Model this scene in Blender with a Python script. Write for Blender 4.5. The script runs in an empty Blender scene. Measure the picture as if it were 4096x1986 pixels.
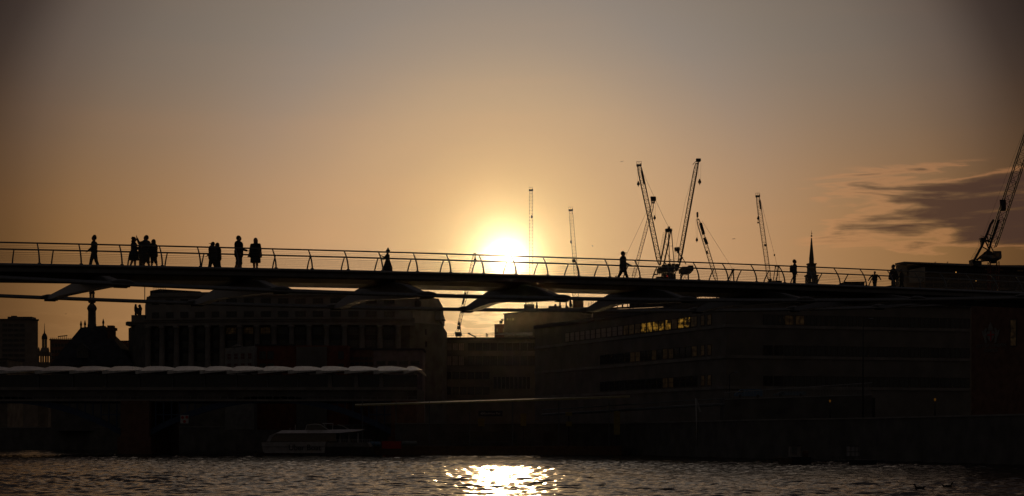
import bpy, bmesh, math, random
import numpy as np
from mathutils import Vector, Matrix
random.seed(7); rng = np.random.default_rng(7)
R = math.radians
scene = bpy.context.scene
COL = scene.collection

# ------------------------------------------------------------------ camera
F = 6900.0; YH = 1750.0; CH = 4.0            # focal length in photo pixels, horizon row, eye height
cam_d = bpy.data.cameras.new('camera'); cam = bpy.data.objects.new('camera', cam_d); COL.objects.link(cam)
cam.location = (0, 0, CH); cam.rotation_euler = (R(90), 0, 0)
cam_d.sensor_width = 36; cam_d.lens = 36*F/4096
cam_d.shift_y = (YH-993)/4096
cam_d.clip_start = 0.5; cam_d.clip_end = 60000
scene.camera = cam

# ------------------------------------------------------------------ light
SUN_PX, SUN_PY = 2022, 1036
SAZ = math.atan2(SUN_PX-2048, F); SEL = math.atan((YH-SUN_PY)/F)
SDIR = Vector((math.sin(SAZ)*math.cos(SEL), math.cos(SAZ)*math.cos(SEL), math.sin(SEL))).normalized()
sun_d = bpy.data.lights.new('sun', 'SUN'); sun_d.energy = 2.0; sun_d.angle = R(0.53); sun_d.color = (1.0, 0.62, 0.28)
sun = bpy.data.objects.new('sun', sun_d); COL.objects.link(sun)
sun.rotation_euler = (-SDIR).to_track_quat('-Z', 'Y').to_euler()

scene.view_settings.view_transform = 'Standard'; scene.view_settings.look = 'None'
scene.view_settings.exposure = 0; scene.view_settings.gamma = 1
scene.cycles.use_denoising = True
scene.cycles.max_bounces = 6; scene.cycles.volume_bounces = 0
scene.cycles.sample_clamp_indirect = 4

def lin(c):
    return tuple((v/255/12.92 if v/255 <= 0.04045 else ((v/255+0.055)/1.055)**2.4) for v in c)

world = bpy.data.worlds.new('World'); scene.world = world; world.use_nodes = True
wn = world.node_tree; wn.nodes.clear(); WL = wn.links
def N(t, **k):
    n = wn.nodes.new(t)
    for a, b in k.items(): setattr(n, a, b)
    return n
def M(op, a, b=None, c=None, clamp=False):
    n = N('ShaderNodeMath', operation=op, use_clamp=clamp)
    for i, v in enumerate((a, b, c)):
        if v is None: continue
        if isinstance(v, (int, float)): n.inputs[i].default_value = v
        else: WL.new(v, n.inputs[i])
    return n.outputs[0]
def SM(v, a, b):      # smoothstep
    n = N('ShaderNodeMapRange', interpolation_type='SMOOTHSTEP')
    WL.new(v, n.inputs['Value']); n.inputs['From Min'].default_value = a; n.inputs['From Max'].default_value = b
    return n.outputs[0]
tc = N('ShaderNodeTexCoord')
nrm = N('ShaderNodeVectorMath', operation='NORMALIZE'); WL.new(tc.outputs['Generated'], nrm.inputs[0])
dt = N('ShaderNodeVectorMath', operation='DOT_PRODUCT'); WL.new(nrm.outputs[0], dt.inputs[0]); dt.inputs[1].default_value = SDIR
sp = N('ShaderNodeSeparateXYZ'); WL.new(nrm.outputs[0], sp.inputs[0])
DEG = 180/math.pi
cr = N('ShaderNodeVectorMath', operation='CROSS_PRODUCT'); WL.new(nrm.outputs[0], cr.inputs[0]); cr.inputs[1].default_value = SDIR
ln = N('ShaderNodeVectorMath', operation='LENGTH'); WL.new(cr.outputs[0], ln.inputs[0])
theta = M('MULTIPLY', M('ARCTAN2', ln.outputs['Value'], dt.outputs['Value']), DEG)
el = M('MULTIPLY', M('ARCSINE', sp.outputs['Z']), DEG)
az = M('MULTIPLY', M('ARCTAN2', sp.outputs['X'], sp.outputs['Y']), DEG)
pos = M('SQRT', M('DIVIDE', theta, 180.0))
def ramp(stops):
    n = N('ShaderNodeValToRGB'); WL.new(pos, n.inputs[0]); e = n.color_ramp.elements
    n.color_ramp.interpolation = 'LINEAR'
    while len(e) < len(stops): e.new(0.5)
    for i, (t, c) in enumerate(stops):
        e[i].position = math.sqrt(t/180.0); e[i].color = (*lin(c), 1)
    return n.outputs[0]
WARM = [(0.3,(252,240,205)), (1.0,(238,214,160)), (1.6,(228,198,142)), (2.8,(214,175,125)), (4.4,(199,159,116)), (6.1,(192,151,110)), (8.7,(175,135,96)),
        (11,(160,120,80)), (14,(137,100,62)), (16,(101,71,42)), (18,(80,56,34)), (26,(64,52,44)), (45,(46,41,37)), (90,(40,36,31)), (180,(32,30,28))]
COOL = [(0.3,(252,240,205)), (1.0,(238,214,160)), (1.6,(228,198,142)), (3.3,(204,172,134)), (5.2,(182,158,130)), (7.0,(159,142,125)), (8.8,(141,130,120)),
        (11,(128,117,106)), (13.5,(114,103,93)), (15.5,(96,84,76)), (17,(60,50,46)), (18.7,(34,26,25)), (28,(50,47,49)), (50,(46,44,47)), (90,(42,39,39)), (180,(32,30,28))]
mx = N('ShaderNodeMix', data_type='RGBA'); WL.new(SM(el, 5.8, 13.5), mx.inputs[0]); WL.new(ramp(WARM), mx.inputs[6]); WL.new(ramp(COOL), mx.inputs[7])
base = mx.outputs[2]
# high and low clouds: noise laid over azimuth and elevation
def noise(sx, sy, scale, detail=6, rough=.55, off=(0,0,0), dist=0.0):
    c = N('ShaderNodeCombineXYZ'); WL.new(M('MULTIPLY', az, sx), c.inputs[0]); WL.new(M('MULTIPLY', el, sy), c.inputs[1])
    a = N('ShaderNodeVectorMath', operation='ADD'); WL.new(c.outputs[0], a.inputs[0]); a.inputs[1].default_value = off
    n = N('ShaderNodeTexNoise'); WL.new(a.outputs[0], n.inputs['Vector']); n.inputs['Scale'].default_value = scale
    n.inputs['Detail'].default_value = detail; n.inputs['Roughness'].default_value = rough; n.inputs['Distortion'].default_value = dist
    return n.outputs['Fac']
n1 = noise(0.30, 2.3, 1.0, 8, .56, (4.3, 1.7, 0), .35)
# the bank of dark streaks low on the right
bank = M('MULTIPLY', SM(az, 8.5, 15.0), M('MULTIPLY', SM(el, 5.7, 6.5), M('SUBTRACT', 1.0, SM(el, 7.7, 9.0))))
dens = M('ADD', M('MULTIPLY', bank, 0.70), M('MULTIPLY', M('SUBTRACT', n1, 0.5), 1.9))
core = M('MULTIPLY', SM(dens, 0.26, 0.72), SM(bank, .02, .2))
rim = M('MULTIPLY', M('MULTIPLY', SM(dens, 0.12, 0.30), M('SUBTRACT', 1.0, SM(dens, 0.30, 0.5))), SM(bank, .01, .1))
m2 = N('ShaderNodeMix', data_type='RGBA'); WL.new(M('MULTIPLY', rim, .27), m2.inputs[0]); WL.new(base, m2.inputs[6]); m2.inputs[7].default_value = (*lin((205,140,92)), 1)
m3 = N('ShaderNodeMix', data_type='RGBA'); WL.new(M('MULTIPLY', core, .88), m3.inputs[0]); WL.new(m2.outputs[2], m3.inputs[6]); m3.inputs[7].default_value = (*lin((62,43,39)), 1)
# bright layered band near the horizon under the sun
n2 = noise(0.32, 1.6, 1.3, 7, .6, (7.7, 2.3, 0), .4)
low = M('MULTIPLY', M('MULTIPLY', SM(el, 1.6, 2.6), M('SUBTRACT', 1.0, SM(el, 3.9, 4.6))), M('SUBTRACT', 1.0, M('MULTIPLY', SM(M('ABSOLUTE', az), 3.0, 8.0), .8)))
edge = M('MULTIPLY', M('SUBTRACT', 1.0, SM(M('ABSOLUTE', M('SUBTRACT', n2, 0.52)), 0.0, 0.06)), low)
body = M('MULTIPLY', SM(n2, .5, .62), low)
m4 = N('ShaderNodeMix', data_type='RGBA', blend_type='MULTIPLY'); WL.new(M('MULTIPLY', body, .55), m4.inputs[0]); WL.new(m3.outputs[2], m4.inputs[6]); m4.inputs[7].default_value = (.78,.7,.62,1)
m5 = N('ShaderNodeMix', data_type='RGBA', blend_type='MULTIPLY'); WL.new(M('MULTIPLY', edge, .9), m5.inputs[0]); WL.new(m4.outputs[2], m5.inputs[6]); m5.inputs[7].default_value = (1.3,1.28,1.25,1)
m5.clamp_result = False
# faint high streaks
n3 = noise(0.12, 1.0, .8, 5, .5, (1.2, 9.3, 0), .2)
m6 = N('ShaderNodeMix', data_type='RGBA', blend_type='MULTIPLY'); WL.new(M('MULTIPLY', SM(n3, .45, .75), .35), m6.inputs[0]); WL.new(m5.outputs[2], m6.inputs[6]); m6.inputs[7].default_value = (1.12,1.04,.98,1)
# glare right round the sun
glow = M('ADD', M('MULTIPLY', M('EXPONENT', M('MULTIPLY', M('POWER', M('DIVIDE', theta, .33), 2), -1)), 6.0), M('MULTIPLY', M('EXPONENT', M('MULTIPLY', theta, -1/0.42)), .45))
gc = N('ShaderNodeVectorMath', operation='SCALE'); gc.inputs[0].default_value = (1, .84, .55); WL.new(glow, gc.inputs['Scale'])
ad = N('ShaderNodeVectorMath', operation='ADD'); WL.new(m6.outputs[2], ad.inputs[0]); WL.new(gc.outputs[0], ad.inputs[1])
bg = N('ShaderNodeBackground'); WL.new(ad.outputs[0], bg.inputs[0]); bg.inputs[1].default_value = 1.0
sky = N('ShaderNodeTexSky', sky_type='NISHITA'); sky.sun_disc = False; sky.sun_elevation = SEL; sky.sun_rotation = SAZ
sky.air_density = 1.5; sky.dust_density = 3
tint = N('ShaderNodeVectorMath', operation='MULTIPLY'); WL.new(sky.outputs[0], tint.inputs[0]); tint.inputs[1].default_value = (.01,.01,.01)
bg2 = N('ShaderNodeBackground'); WL.new(tint.outputs[0], bg2.inputs[0]); bg2.inputs[1].default_value = 0.05
ash = N('ShaderNodeAddShader'); WL.new(bg.outputs[0], ash.inputs[0]); WL.new(bg2.outputs[0], ash.inputs[1])
wo = N('ShaderNodeOutputWorld'); WL.new(ash.outputs[0], wo.inputs[0])

# ------------------------------------------------------------------ materials
MATS = {}
def mat(name, col, rough=.7, metal=0.0, var=.25, scale=1.0, bump=0.0, emit=None, estr=0.0, spec=.5, stretch=(1,1,1)):
    if name in MATS: return MATS[name]
    m = bpy.data.materials.new(name); m.use_nodes = True; nt = m.node_tree; b = nt.nodes['Principled BSDF']
    b.inputs['Roughness'].default_value = rough; b.inputs['Metallic'].default_value = metal
    b.inputs['Specular IOR Level'].default_value = spec
    g = nt.nodes.new('ShaderNodeNewGeometry'); mp = nt.nodes.new('ShaderNodeMapping'); nt.links.new(g.outputs['Position'], mp.inputs[0]); mp.inputs['Scale'].default_value = stretch
    n = nt.nodes.new('ShaderNodeTexNoise'); n.inputs['Scale'].default_value = scale; n.inputs['Detail'].default_value = 5; nt.links.new(mp.outputs[0], n.inputs['Vector'])
    r = nt.nodes.new('ShaderNodeValToRGB'); nt.links.new(n.outputs['Fac'], r.inputs[0])
    r.color_ramp.elements[0].position = .3; r.color_ramp.elements[1].position = .7
    r.color_ramp.elements[0].color = (*[c*(1-var) for c in col], 1); r.color_ramp.elements[1].color = (*[min(1, c*(1+var)) for c in col], 1)
    nt.links.new(r.outputs[0], b.inputs['Base Color'])
    if bump:
        bp = nt.nodes.new('ShaderNodeBump'); bp.inputs['Strength'].default_value = bump; nt.links.new(n.outputs['Fac'], bp.inputs['Height']); nt.links.new(bp.outputs[0], b.inputs['Normal'])
    if emit:
        b.inputs['Emission Color'].default_value = (*emit, 1); b.inputs['Emission Strength'].default_value = estr
    MATS[name] = m; return m
STEEL = mat('painted_steel', (.16,.17,.18), .45, .4, .2, 2)
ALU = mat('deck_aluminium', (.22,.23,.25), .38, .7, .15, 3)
CABLE = mat('cable_steel', (.15,.15,.15), .5, .6, .2, 4)
ARM = mat('arm_steel', (.08,.08,.08), .42, .3, .15, 2)
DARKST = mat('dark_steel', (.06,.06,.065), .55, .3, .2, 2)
CRANE = mat('crane_paint', (.10,.085,.07), .6, .2, .2, 2)
CRANER = mat('crane_red_paint', (.22,.05,.03), .6, .1, .2, 2)
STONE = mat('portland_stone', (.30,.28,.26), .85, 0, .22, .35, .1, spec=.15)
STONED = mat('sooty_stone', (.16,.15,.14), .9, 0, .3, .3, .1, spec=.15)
BRICK = mat('brown_brick', (.20,.11,.08), .9, 0, .25, .8, spec=.15)
BRICKR = mat('red_brick', (.24,.09,.06), .9, 0, .25, .8, spec=.15)
CONC = mat('concrete_cladding', (.22,.2,.18), .8, 0, .2, .25, spec=.15)
SLATE = mat('slate_roof', (.07,.07,.08), .95, 0, .3, .6, spec=0)
GLASS = mat('window_glass', (.05,.05,.05), .12, 0, .2, 1, spec=.8)
BLIND = mat('window_with_blind', (.46,.36,.30), .35, 0, .2, 1, spec=.8)
AMBERREFL = mat('amber_reflection_glass', (.3,.18,.05), .3, 0, .3, .5, emit=(1,.5,.06), estr=.20)  # streaky amber emission paints golden reflections into the panes
DIMGLOW = mat('dim_glow_window', (.3,.2,.1), .3, 0, .3, .5, emit=(1,.55,.2), estr=.03)  # weak emission; in the riverside top row it paints amber reflections
GREENLIT = mat('pale_lit_window', (.3,.3,.2), .3, 0, .3, .5, emit=(1,.8,.3), estr=.10)
LAMP = mat('warm_lamp', (.6,.4,.2), .5, 0, .1, 1, emit=(1,.45,.1), estr=.8)
REDLAMP = mat('red_lamp', (.6,.1,.1), .5, 0, .1, 1, emit=(1,.03,.02), estr=1.2)
def patchy(m, strength, lo, hi, stretch, scale):
    nt = m.node_tree; b = nt.nodes['Principled BSDF']; g = nt.nodes.new('ShaderNodeNewGeometry'); mp = nt.nodes.new('ShaderNodeMapping'); nt.links.new(g.outputs['Position'], mp.inputs[0])
    mp.inputs['Rotation'].default_value = (0, R(35), 0); mp.inputs['Scale'].default_value = stretch
    n = nt.nodes.new('ShaderNodeTexNoise'); n.inputs['Scale'].default_value = scale; n.inputs['Detail'].default_value = 3; nt.links.new(mp.outputs[0], n.inputs['Vector'])
    r = nt.nodes.new('ShaderNodeMapRange'); nt.links.new(n.outputs['Fac'], r.inputs['Value']); r.inputs['From Min'].default_value = lo; r.inputs['From Max'].default_value = hi; r.inputs['To Max'].default_value = strength
    nt.links.new(r.outputs[0], b.inputs['Emission Strength'])
patchy(AMBERREFL, .24, .44, .68, (.25,.6,1), 1.1); patchy(DIMGLOW, .008, .45, .65, (.8,.8,1), 1.3); patchy(GREENLIT, .16, .4, .6, (1,1,1), .8)
FRAME = mat('window_frame_paint', (.08,.07,.06), .6, 0, .1, 2)
WHITEP = mat('white_paint', (.62,.6,.58), .4, 0, .08, 2)
ROOFM = mat('solar_roof_metal', (.80,.76,.74), .30, .1, .3, 1.2, stretch=(1,.2,.2))
BLUEST = mat('blue_painted_iron', (.06,.09,.17), .6, .1, .25, 1)
TIMBER = mat('dark_timber', (.07,.05,.035), .85, 0, .3, 1)
GREEN = mat('plant_green', (.05,.07,.03), .8, 0, .4, 2)
RED = mat('red_paint', (.5,.03,.03), .5, 0, .15, 2)
BLUEP = mat('pale_blue_paint', (.12,.22,.36), .5, 0, .15, 2)
YELLOWP = mat('yellow_panel', (.34,.27,.08), .6, 0, .15, 2)
SKIN = mat('skin', (.35,.2,.14), .6, 0, .08, 20)
HAIR = mat('dark_hair', (.03,.02,.015), .7, 0, .3, 30)
CLOTHS = [mat('cloth_'+n, c, .9, 0, .15, 8) for n, c in (('navy',(.03,.04,.08)),('charcoal',(.05,.05,.055)),('black',(.02,.02,.022)),('grey_blue',(.08,.09,.11)),('brown',(.07,.05,.04)))]
LAND = mat('paved_ground', (.09,.085,.08), .9, 0, .25, .2)
MUD = mat('river_mud', (.06,.05,.04), .9, 0, .3, .3)
FEATHER = mat('grey_feather', (.2,.19,.18), .8, 0, .3, 10)

# ------------------------------------------------------------------ helpers
def W(px, py, Y):
    return Vector(((px-2048)/F*Y, Y, CH+(YH-py)/F*Y))
def GX(px, Y): return (px-2048)/F*Y
def GZ(py, Y): return CH+(YH-py)/F*Y
def tag(o, label=None, cat=None, group=None, kind=None):
    if label: o['label'] = label
    if cat: o['category'] = cat
    if group: o['group'] = group
    if kind: o['kind'] = kind
    return o
def thing(name, loc, label, cat, group=None):
    o = bpy.data.objects.new(name, None); COL.objects.link(o); o.location = Vector(loc); o.empty_display_size = .5
    return tag(o, label, cat, group)
def wloc(o):
    v = Vector((0,0,0))
    while o is not None: v += o.location; o = o.parent
    return v
class MB:
    def __init__(s): s.v = []; s.f = []
    def add(s, vs, fs):
        k = len(s.v); s.v += [tuple(v) for v in vs]; s.f += [tuple(i+k for i in f) for f in fs]; return s
    def box(s, c, size, rz=0.0):
        c = Vector(c); hx, hy, hz = size[0]/2, size[1]/2, size[2]/2; ca, sa = math.cos(rz), math.sin(rz)
        vs = []
        for dz in (-hz, hz):
            for dx, dy in ((-hx,-hy),(hx,-hy),(hx,hy),(-hx,hy)):
                vs.append((c.x+dx*ca-dy*sa, c.y+dx*sa+dy*ca, c.z+dz))
        return s.add(vs, [(0,3,2,1),(4,5,6,7),(0,1,5,4),(1,2,6,5),(2,3,7,6),(3,0,4,7)])
    def prism(s, pts, z0, z1):        # plan polygon (x,y) counter-clockwise, z0/z1 number or list
        n = len(pts); a = z0 if isinstance(z0, (list,tuple)) else [z0]*n; b = z1 if isinstance(z1, (list,tuple)) else [z1]*n
        vs = [(p[0],p[1],a[i]) for i, p in enumerate(pts)]+[(p[0],p[1],b[i]) for i, p in enumerate(pts)]
        fs = [tuple(range(n-1,-1,-1)), tuple(range(n,2*n))]+[(i,(i+1)%n,(i+1)%n+n,i+n) for i in range(n)]
        return s.add(vs, fs)
    def slab(s, poly, d):             # closed polygon of 3-D points thickened along vector d
        n = len(poly); d = Vector(d); vs = [Vector(p) for p in poly]; vs += [p+d for p in vs]
        fs = [tuple(range(n)), tuple(range(2*n-1,n-1,-1))]+[(i,i+n,(i+1)%n+n,(i+1)%n) for i in range(n)]
        return s.add(vs, fs)
    def tube(s, pts, r, n=6, caps=True):
        pts = [Vector(p) for p in pts]; m = len(pts); rs = r if isinstance(r, (list,tuple)) else [r]*m
        k = len(s.v); ref = None
        for i, p in enumerate(pts):
            t = (pts[min(i+1,m-1)]-pts[max(i-1,0)]).normalized()
            if ref is None:
                ref = Vector((0,0,1)) if abs(t.z) < .9 else Vector((1,0,0))
            u = t.cross(ref).normalized(); w = u.cross(t).normalized(); ref = w if abs(t.dot(w)) < .5 else ref
            for j in range(n):
                a = 2*math.pi*j/n+math.pi/n; s.v.append(tuple(p+u*(math.cos(a)*rs[i])+w*(math.sin(a)*rs[i])))
        for i in range(m-1):
            for j in range(n):
                s.f.append((k+i*n+j, k+i*n+(j+1)%n, k+(i+1)*n+(j+1)%n, k+(i+1)*n+j))
        if caps: s.f.append(tuple(k+j for j in range(n-1,-1,-1))); s.f.append(tuple(k+(m-1)*n+j for j in range(n)))
        return s
    def lathe(s, c, prof, n=16, squash=1.0):   # prof: (r,z)
        c = Vector(c); k = len(s.v)
        for r, z in prof:
            for j in range(n):
                a = 2*math.pi*j/n; s.v.append((c.x+r*math.cos(a), c.y+r*math.sin(a)*squash, c.z+z))
        m = len(prof)
        for i in range(m-1):
            for j in range(n): s.f.append((k+i*n+j, k+i*n+(j+1)%n, k+(i+1)*n+(j+1)%n, k+(i+1)*n+j))
        s.f.append(tuple(k+j for j in range(n-1,-1,-1))); s.f.append(tuple(k+(m-1)*n+j for j in range(n)))
        return s
    def ball(s, c, r, n=10, m=7):
        c = Vector(c); r = (r,r,r) if isinstance(r, (int,float)) else r; k = len(s.v)
        for i in range(1, m):
            p = math.pi*i/m
            for j in range(n):
                a = 2*math.pi*j/n; s.v.append((c.x+r[0]*math.sin(p)*math.cos(a), c.y+r[1]*math.sin(p)*math.sin(a), c.z-r[2]*math.cos(p)))
        s.v.append((c.x,c.y,c.z-r[2])); s.v.append((c.x,c.y,c.z+r[2])); b = len(s.v)-2
        for i in range(m-2):
            for j in range(n): s.f.append((k+i*n+j, k+i*n+(j+1)%n, k+(i+1)*n+(j+1)%n, k+(i+1)*n+j))
        for j in range(n):
            s.f.append((b, k+(j+1)%n, k+j)); s.f.append((b+1, k+(m-2)*n+j, k+(m-2)*n+(j+1)%n))
        return s
    def mesh(s, name, m, off=Vector((0,0,0)), smooth=False):
        me = bpy.data.meshes.new(name); me.from_pydata([tuple(Vector(v)-off) for v in s.v], [], s.f); me.update()
        if smooth: me.polygons.foreach_set('use_smooth', [True]*len(me.polygons))
        me.materials.append(m); return me
    def build(s, name, m, parent=None, smooth=False, label=None):
        off = wloc(parent) if parent is not None else Vector((0,0,0))
        o = bpy.data.objects.new(name, s.mesh(name, m, off, smooth)); COL.objects.link(o)
        if parent is not None: o.parent = parent
        if label: o['label'] = label
        return o
    def build_top(s, name, m, loc, label, cat, group=None, smooth=False):
        loc = Vector(loc); o = bpy.data.objects.new(name, s.mesh(name, m, loc, smooth)); COL.objects.link(o); o.location = loc
        return tag(o, label, cat, group)
def lattice(mb, a, b, w, seg, rc, rb, t0=1.0, t1=1.0, side=Vector((0,1,0))):
    a = Vector(a); b = Vector(b); d = (b-a).normalized(); u = d.cross(side)
    if u.length < .1: u = d.cross(Vector((1,0,0)))
    u.normalize(); v = d.cross(u).normalized()
    def k(i, j):
        f = i/seg; s = w/2*min(1, t0+(1-t0)*f*seg/1.5, t1+(1-t1)*(1-f)*seg/1.5)
        return a.lerp(b, f)+u*s*(1 if j in (0,3) else -1)+v*s*(1 if j < 2 else -1)
    for j in range(4): mb.tube([k(i,j) for i in range(seg+1)], rc, 4)
    for i in range(seg):
        for j in range(4):
            p, q = (j, (j+1)%4) if i%2 else ((j+1)%4, j)
            mb.tube([k(i,p), k(i+1,q)], rb, 3, False)
        for j in range(4): mb.tube([k(i,j), k(i,(j+1)%4)], rb, 3, False)
    return mb
_wc = {}
def window(parent, c, w, h, rz, glass, nx=2, ny=2, fr=.12, fmat=None, d=.12):
    c = Vector(c); fmat = fmat or FRAME
    key = (round(w,2), round(h,2), nx, ny, fr, fmat.name, glass.name)
    if key not in _wc:
        a = MB(); b = MB(); b.box((0,0,0), (w-fr, d*.4, h-fr))
        a.box((-w/2+fr/2,0,0), (fr,d,h)); a.box((w/2-fr/2,0,0), (fr,d,h)); a.box((0,0,h/2-fr/2), (w-2*fr,d,fr)); a.box((0,0,-h/2+fr/2), (w-2*fr,d,fr))
        for i in range(1, nx): a.box((-w/2+w*i/nx,0,0), (fr*.6,d*.8,h-2*fr))
        for j in range(1, ny): a.box((0,0,-h/2+h*j/ny), (w-2*fr,d*.7,fr*.6))
        _wc[key] = (a.mesh('window', fmat), b.mesh('pane', glass))
    o = bpy.data.objects.new('window', _wc[key][0]); COL.objects.link(o); o.parent = parent
    o.location = c-wloc(parent); o.rotation_euler.z = rz
    p = bpy.data.objects.new('pane', _wc[key][1]); COL.objects.link(p); p.parent = o
    return o
def win_row(parent, pa, pb, za, zb, n, glass, frac=.8, nx=2, ny=2, proud=.03, skip=(), fmat=None, fr=.12):
    """n windows on the wall from plan point pa to pb between heights za and zb"""
    pa = Vector((*pa,0)); pb = Vector((*pb,0)); d = pb-pa; L = d.length; rz = math.atan2(d.y, d.x); nrm_ = Vector((d.y,-d.x,0)).normalized()
    out = []
    for i in range(n):
        if i in skip: continue
        g = glass(i) if callable(glass) else glass
        c = pa+d*((i+.5)/n)+nrm_*proud; c.z = (za+zb)/2
        out.append(window(parent, c, L/n*frac, zb-za, rz, g, nx, ny, fr, fmat))
    return out
def P(px, Y): return (GX(px,Y), Y)
def text_mesh(s, size, extr=.02, bold=False):
    c = bpy.data.curves.new('t', 'FONT'); c.body = s; c.size = size; c.extrude = extr; c.align_x = 'CENTER'; c.align_y = 'CENTER'; c.offset = .012*size if bold else 0
    o = bpy.data.objects.new('t', c); COL.objects.link(o)
    dg = bpy.context.evaluated_depsgraph_get(); me = bpy.data.meshes.new_from_object(o.evaluated_get(dg)); bpy.data.objects.remove(o); return me
def lettering(s, size, m, parent, at, rz=0, name='lettering', bold=False, sx=1.0):
    me = text_mesh(s, size, .02, bold); me.materials.clear(); me.materials.append(m)
    o = bpy.data.objects.new(name, me); COL.objects.link(o); o.parent = parent; o.location = Vector(at)-wloc(parent); o.rotation_euler = (R(90),0,rz); o.scale = (sx,1,1)
    return o

# ------------------------------------------------------------------ ground, water, banks
g = MB(); g.prism([(-1150,-280),(1150,-280),(1150,1980),(-1150,1980)], -4.6, -4.0); tag(g.build('ground', MUD), kind='structure')
SHORE = [(-1120,900),(-620,760),(-200,600),(-70,520),(-32,432),(-26,405),(25,399),(33,370),(45,325),(61,290),(74,240),(96,150),(120,60),(150,-60),(190,-270)]
pl = SHORE+[(1120,-270),(1120,1960),(-1120,1960)]
g = MB(); g.prism(pl, -3.9, 6.2); tag(g.build('north_bank_ground', LAND), kind='structure')
g = MB(); g.prism([(-1120,-270),(60,-270),(30,18),(-1120,18)], -3.9, 2.3); tag(g.build('near_bank_ground', MUD), kind='structure')
# water: displaced where the camera sees it
def wave_height(X, Y):
    r = np.random.default_rng(3); H = np.zeros_like(X)
    for k in range(64):
        lam = 0.7*(6.0/0.7)**r.random(); th = math.radians(r.normal(-75, 34)); k0 = 2*math.pi/lam
        amp = 0.0072*lam**0.92*(.6+.8*r.random()); ph = r.random()*6.28
        q = k0*(X*math.cos(th)+Y*math.sin(th))+ph
        H += amp*(np.sin(q)+.25*np.cos(2*q))
    gust = .75+.35*np.sin(X*.021+Y*.013+1.0)*np.sin(Y*.045-X*.011)
    return H*gust*.8
nx_, ny_ = 560, 640
ys = 96*np.exp(np.linspace(0, math.log(470/96.), ny_))
fr_ = np.linspace(-1, 1, nx_)
YY = np.repeat(ys[:,None], nx_, 1); XX = fr_[None,:]*(YY*.36)
ZZ = wave_height(XX, YY)
fade = np.clip((1-np.abs(fr_))/.04, 0, 1)[None,:]*np.clip((ys-96)/3, 0, 1)[:,None]*np.clip((470-ys)/20, 0, 1)[:,None]; ZZ *= fade
co = np.stack([XX,YY,ZZ], -1).reshape(-1,3)
idx = np.arange(nx_*ny_).reshape(ny_,nx_)
qd = np.stack([idx[:-1,:-1],idx[:-1,1:],idx[1:,1:],idx[1:,:-1]], -1).reshape(-1,4)
# flat water around it
b = [(-1130,-260),(1130,-260),(1130,1970),(-1130,1970)]
ring = [(XX[0,0],ys[0]),(XX[0,-1],ys[0]),(XX[-1,-1],ys[-1]),(XX[-1,0],ys[-1])]
nb = len(co); extra = np.array([(*p,0.0) for p in b+ring])
co2 = np.vstack([co, extra]); q2 = [(nb+i, nb+(i+1)%4, nb+4+(i+1)%4, nb+4+i) for i in range(4)]
me = bpy.data.meshes.new('water'); me.from_pydata(co2.tolist(), [], np.vstack([qd, np.array(q2)]).tolist()); me.update()
me.polygons.foreach_set('use_smooth', [True]*len(me.polygons))
wm = bpy.data.materials.new('river_water'); wm.use_nodes = True; nt = wm.node_tree; bs = nt.nodes['Principled BSDF']
bs.inputs['Base Color'].default_value = (.018,.016,.011,1); bs.inputs['Roughness'].default_value = .10; bs.inputs['IOR'].default_value = 1.33; bs.inputs['Specular IOR Level'].default_value = .26
ge = nt.nodes.new('ShaderNodeNewGeometry'); mp = nt.nodes.new('ShaderNodeMapping'); nt.links.new(ge.outputs['Position'], mp.inputs[0]); mp.inputs['Scale'].default_value = (.8,1.6,1)
na = nt.nodes.new('ShaderNodeTexNoise'); na.inputs['Scale'].default_value = 1.6; na.inputs['Detail'].default_value = 4; nt.links.new(mp.outputs[0], na.inputs['Vector'])
bp = nt.nodes.new('ShaderNodeBump'); bp.inputs['Strength'].default_value = .6; bp.inputs['Distance'].default_value = .09; nt.links.new(na.outputs['Fac'], bp.inputs['Height']); nt.links.new(bp.outputs[0], bs.inputs['Normal'])
me.materials.append(wm); wo_ = bpy.data.objects.new('water', me); COL.objects.link(wo_); tag(wo_, kind='structure')

# embankment wall along the shore
wt = thing('embankment_wall', (61,290,0), 'long dark stone embankment wall along the far bank of the river', 'wall')
m = MB(); cp = MB()
for (x0,y0),(x1,y1) in zip(SHORE[:-1], SHORE[1:]):
    d = Vector((x1-x0,y1-y0,0)); nn = Vector((d.y,-d.x,0)).normalized(); a0 = Vector((x0,y0,0)); a1 = Vector((x1,y1,0))
    m.prism([tuple((a0-nn*.9)[:2]), tuple((a1-nn*.9)[:2]), tuple((a1+nn*.2)[:2]), tuple((a0+nn*.2)[:2])][::-1], -3.8, 7.1)
    cp.prism([tuple((a0-nn*1.05)[:2]), tuple((a1-nn*1.05)[:2]), tuple((a1+nn*.35)[:2]), tuple((a0+nn*.35)[:2])][::-1], 7.1, 7.35)
m.build('wall_face', STONED, wt); cp.build('coping', STONE, wt)

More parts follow.
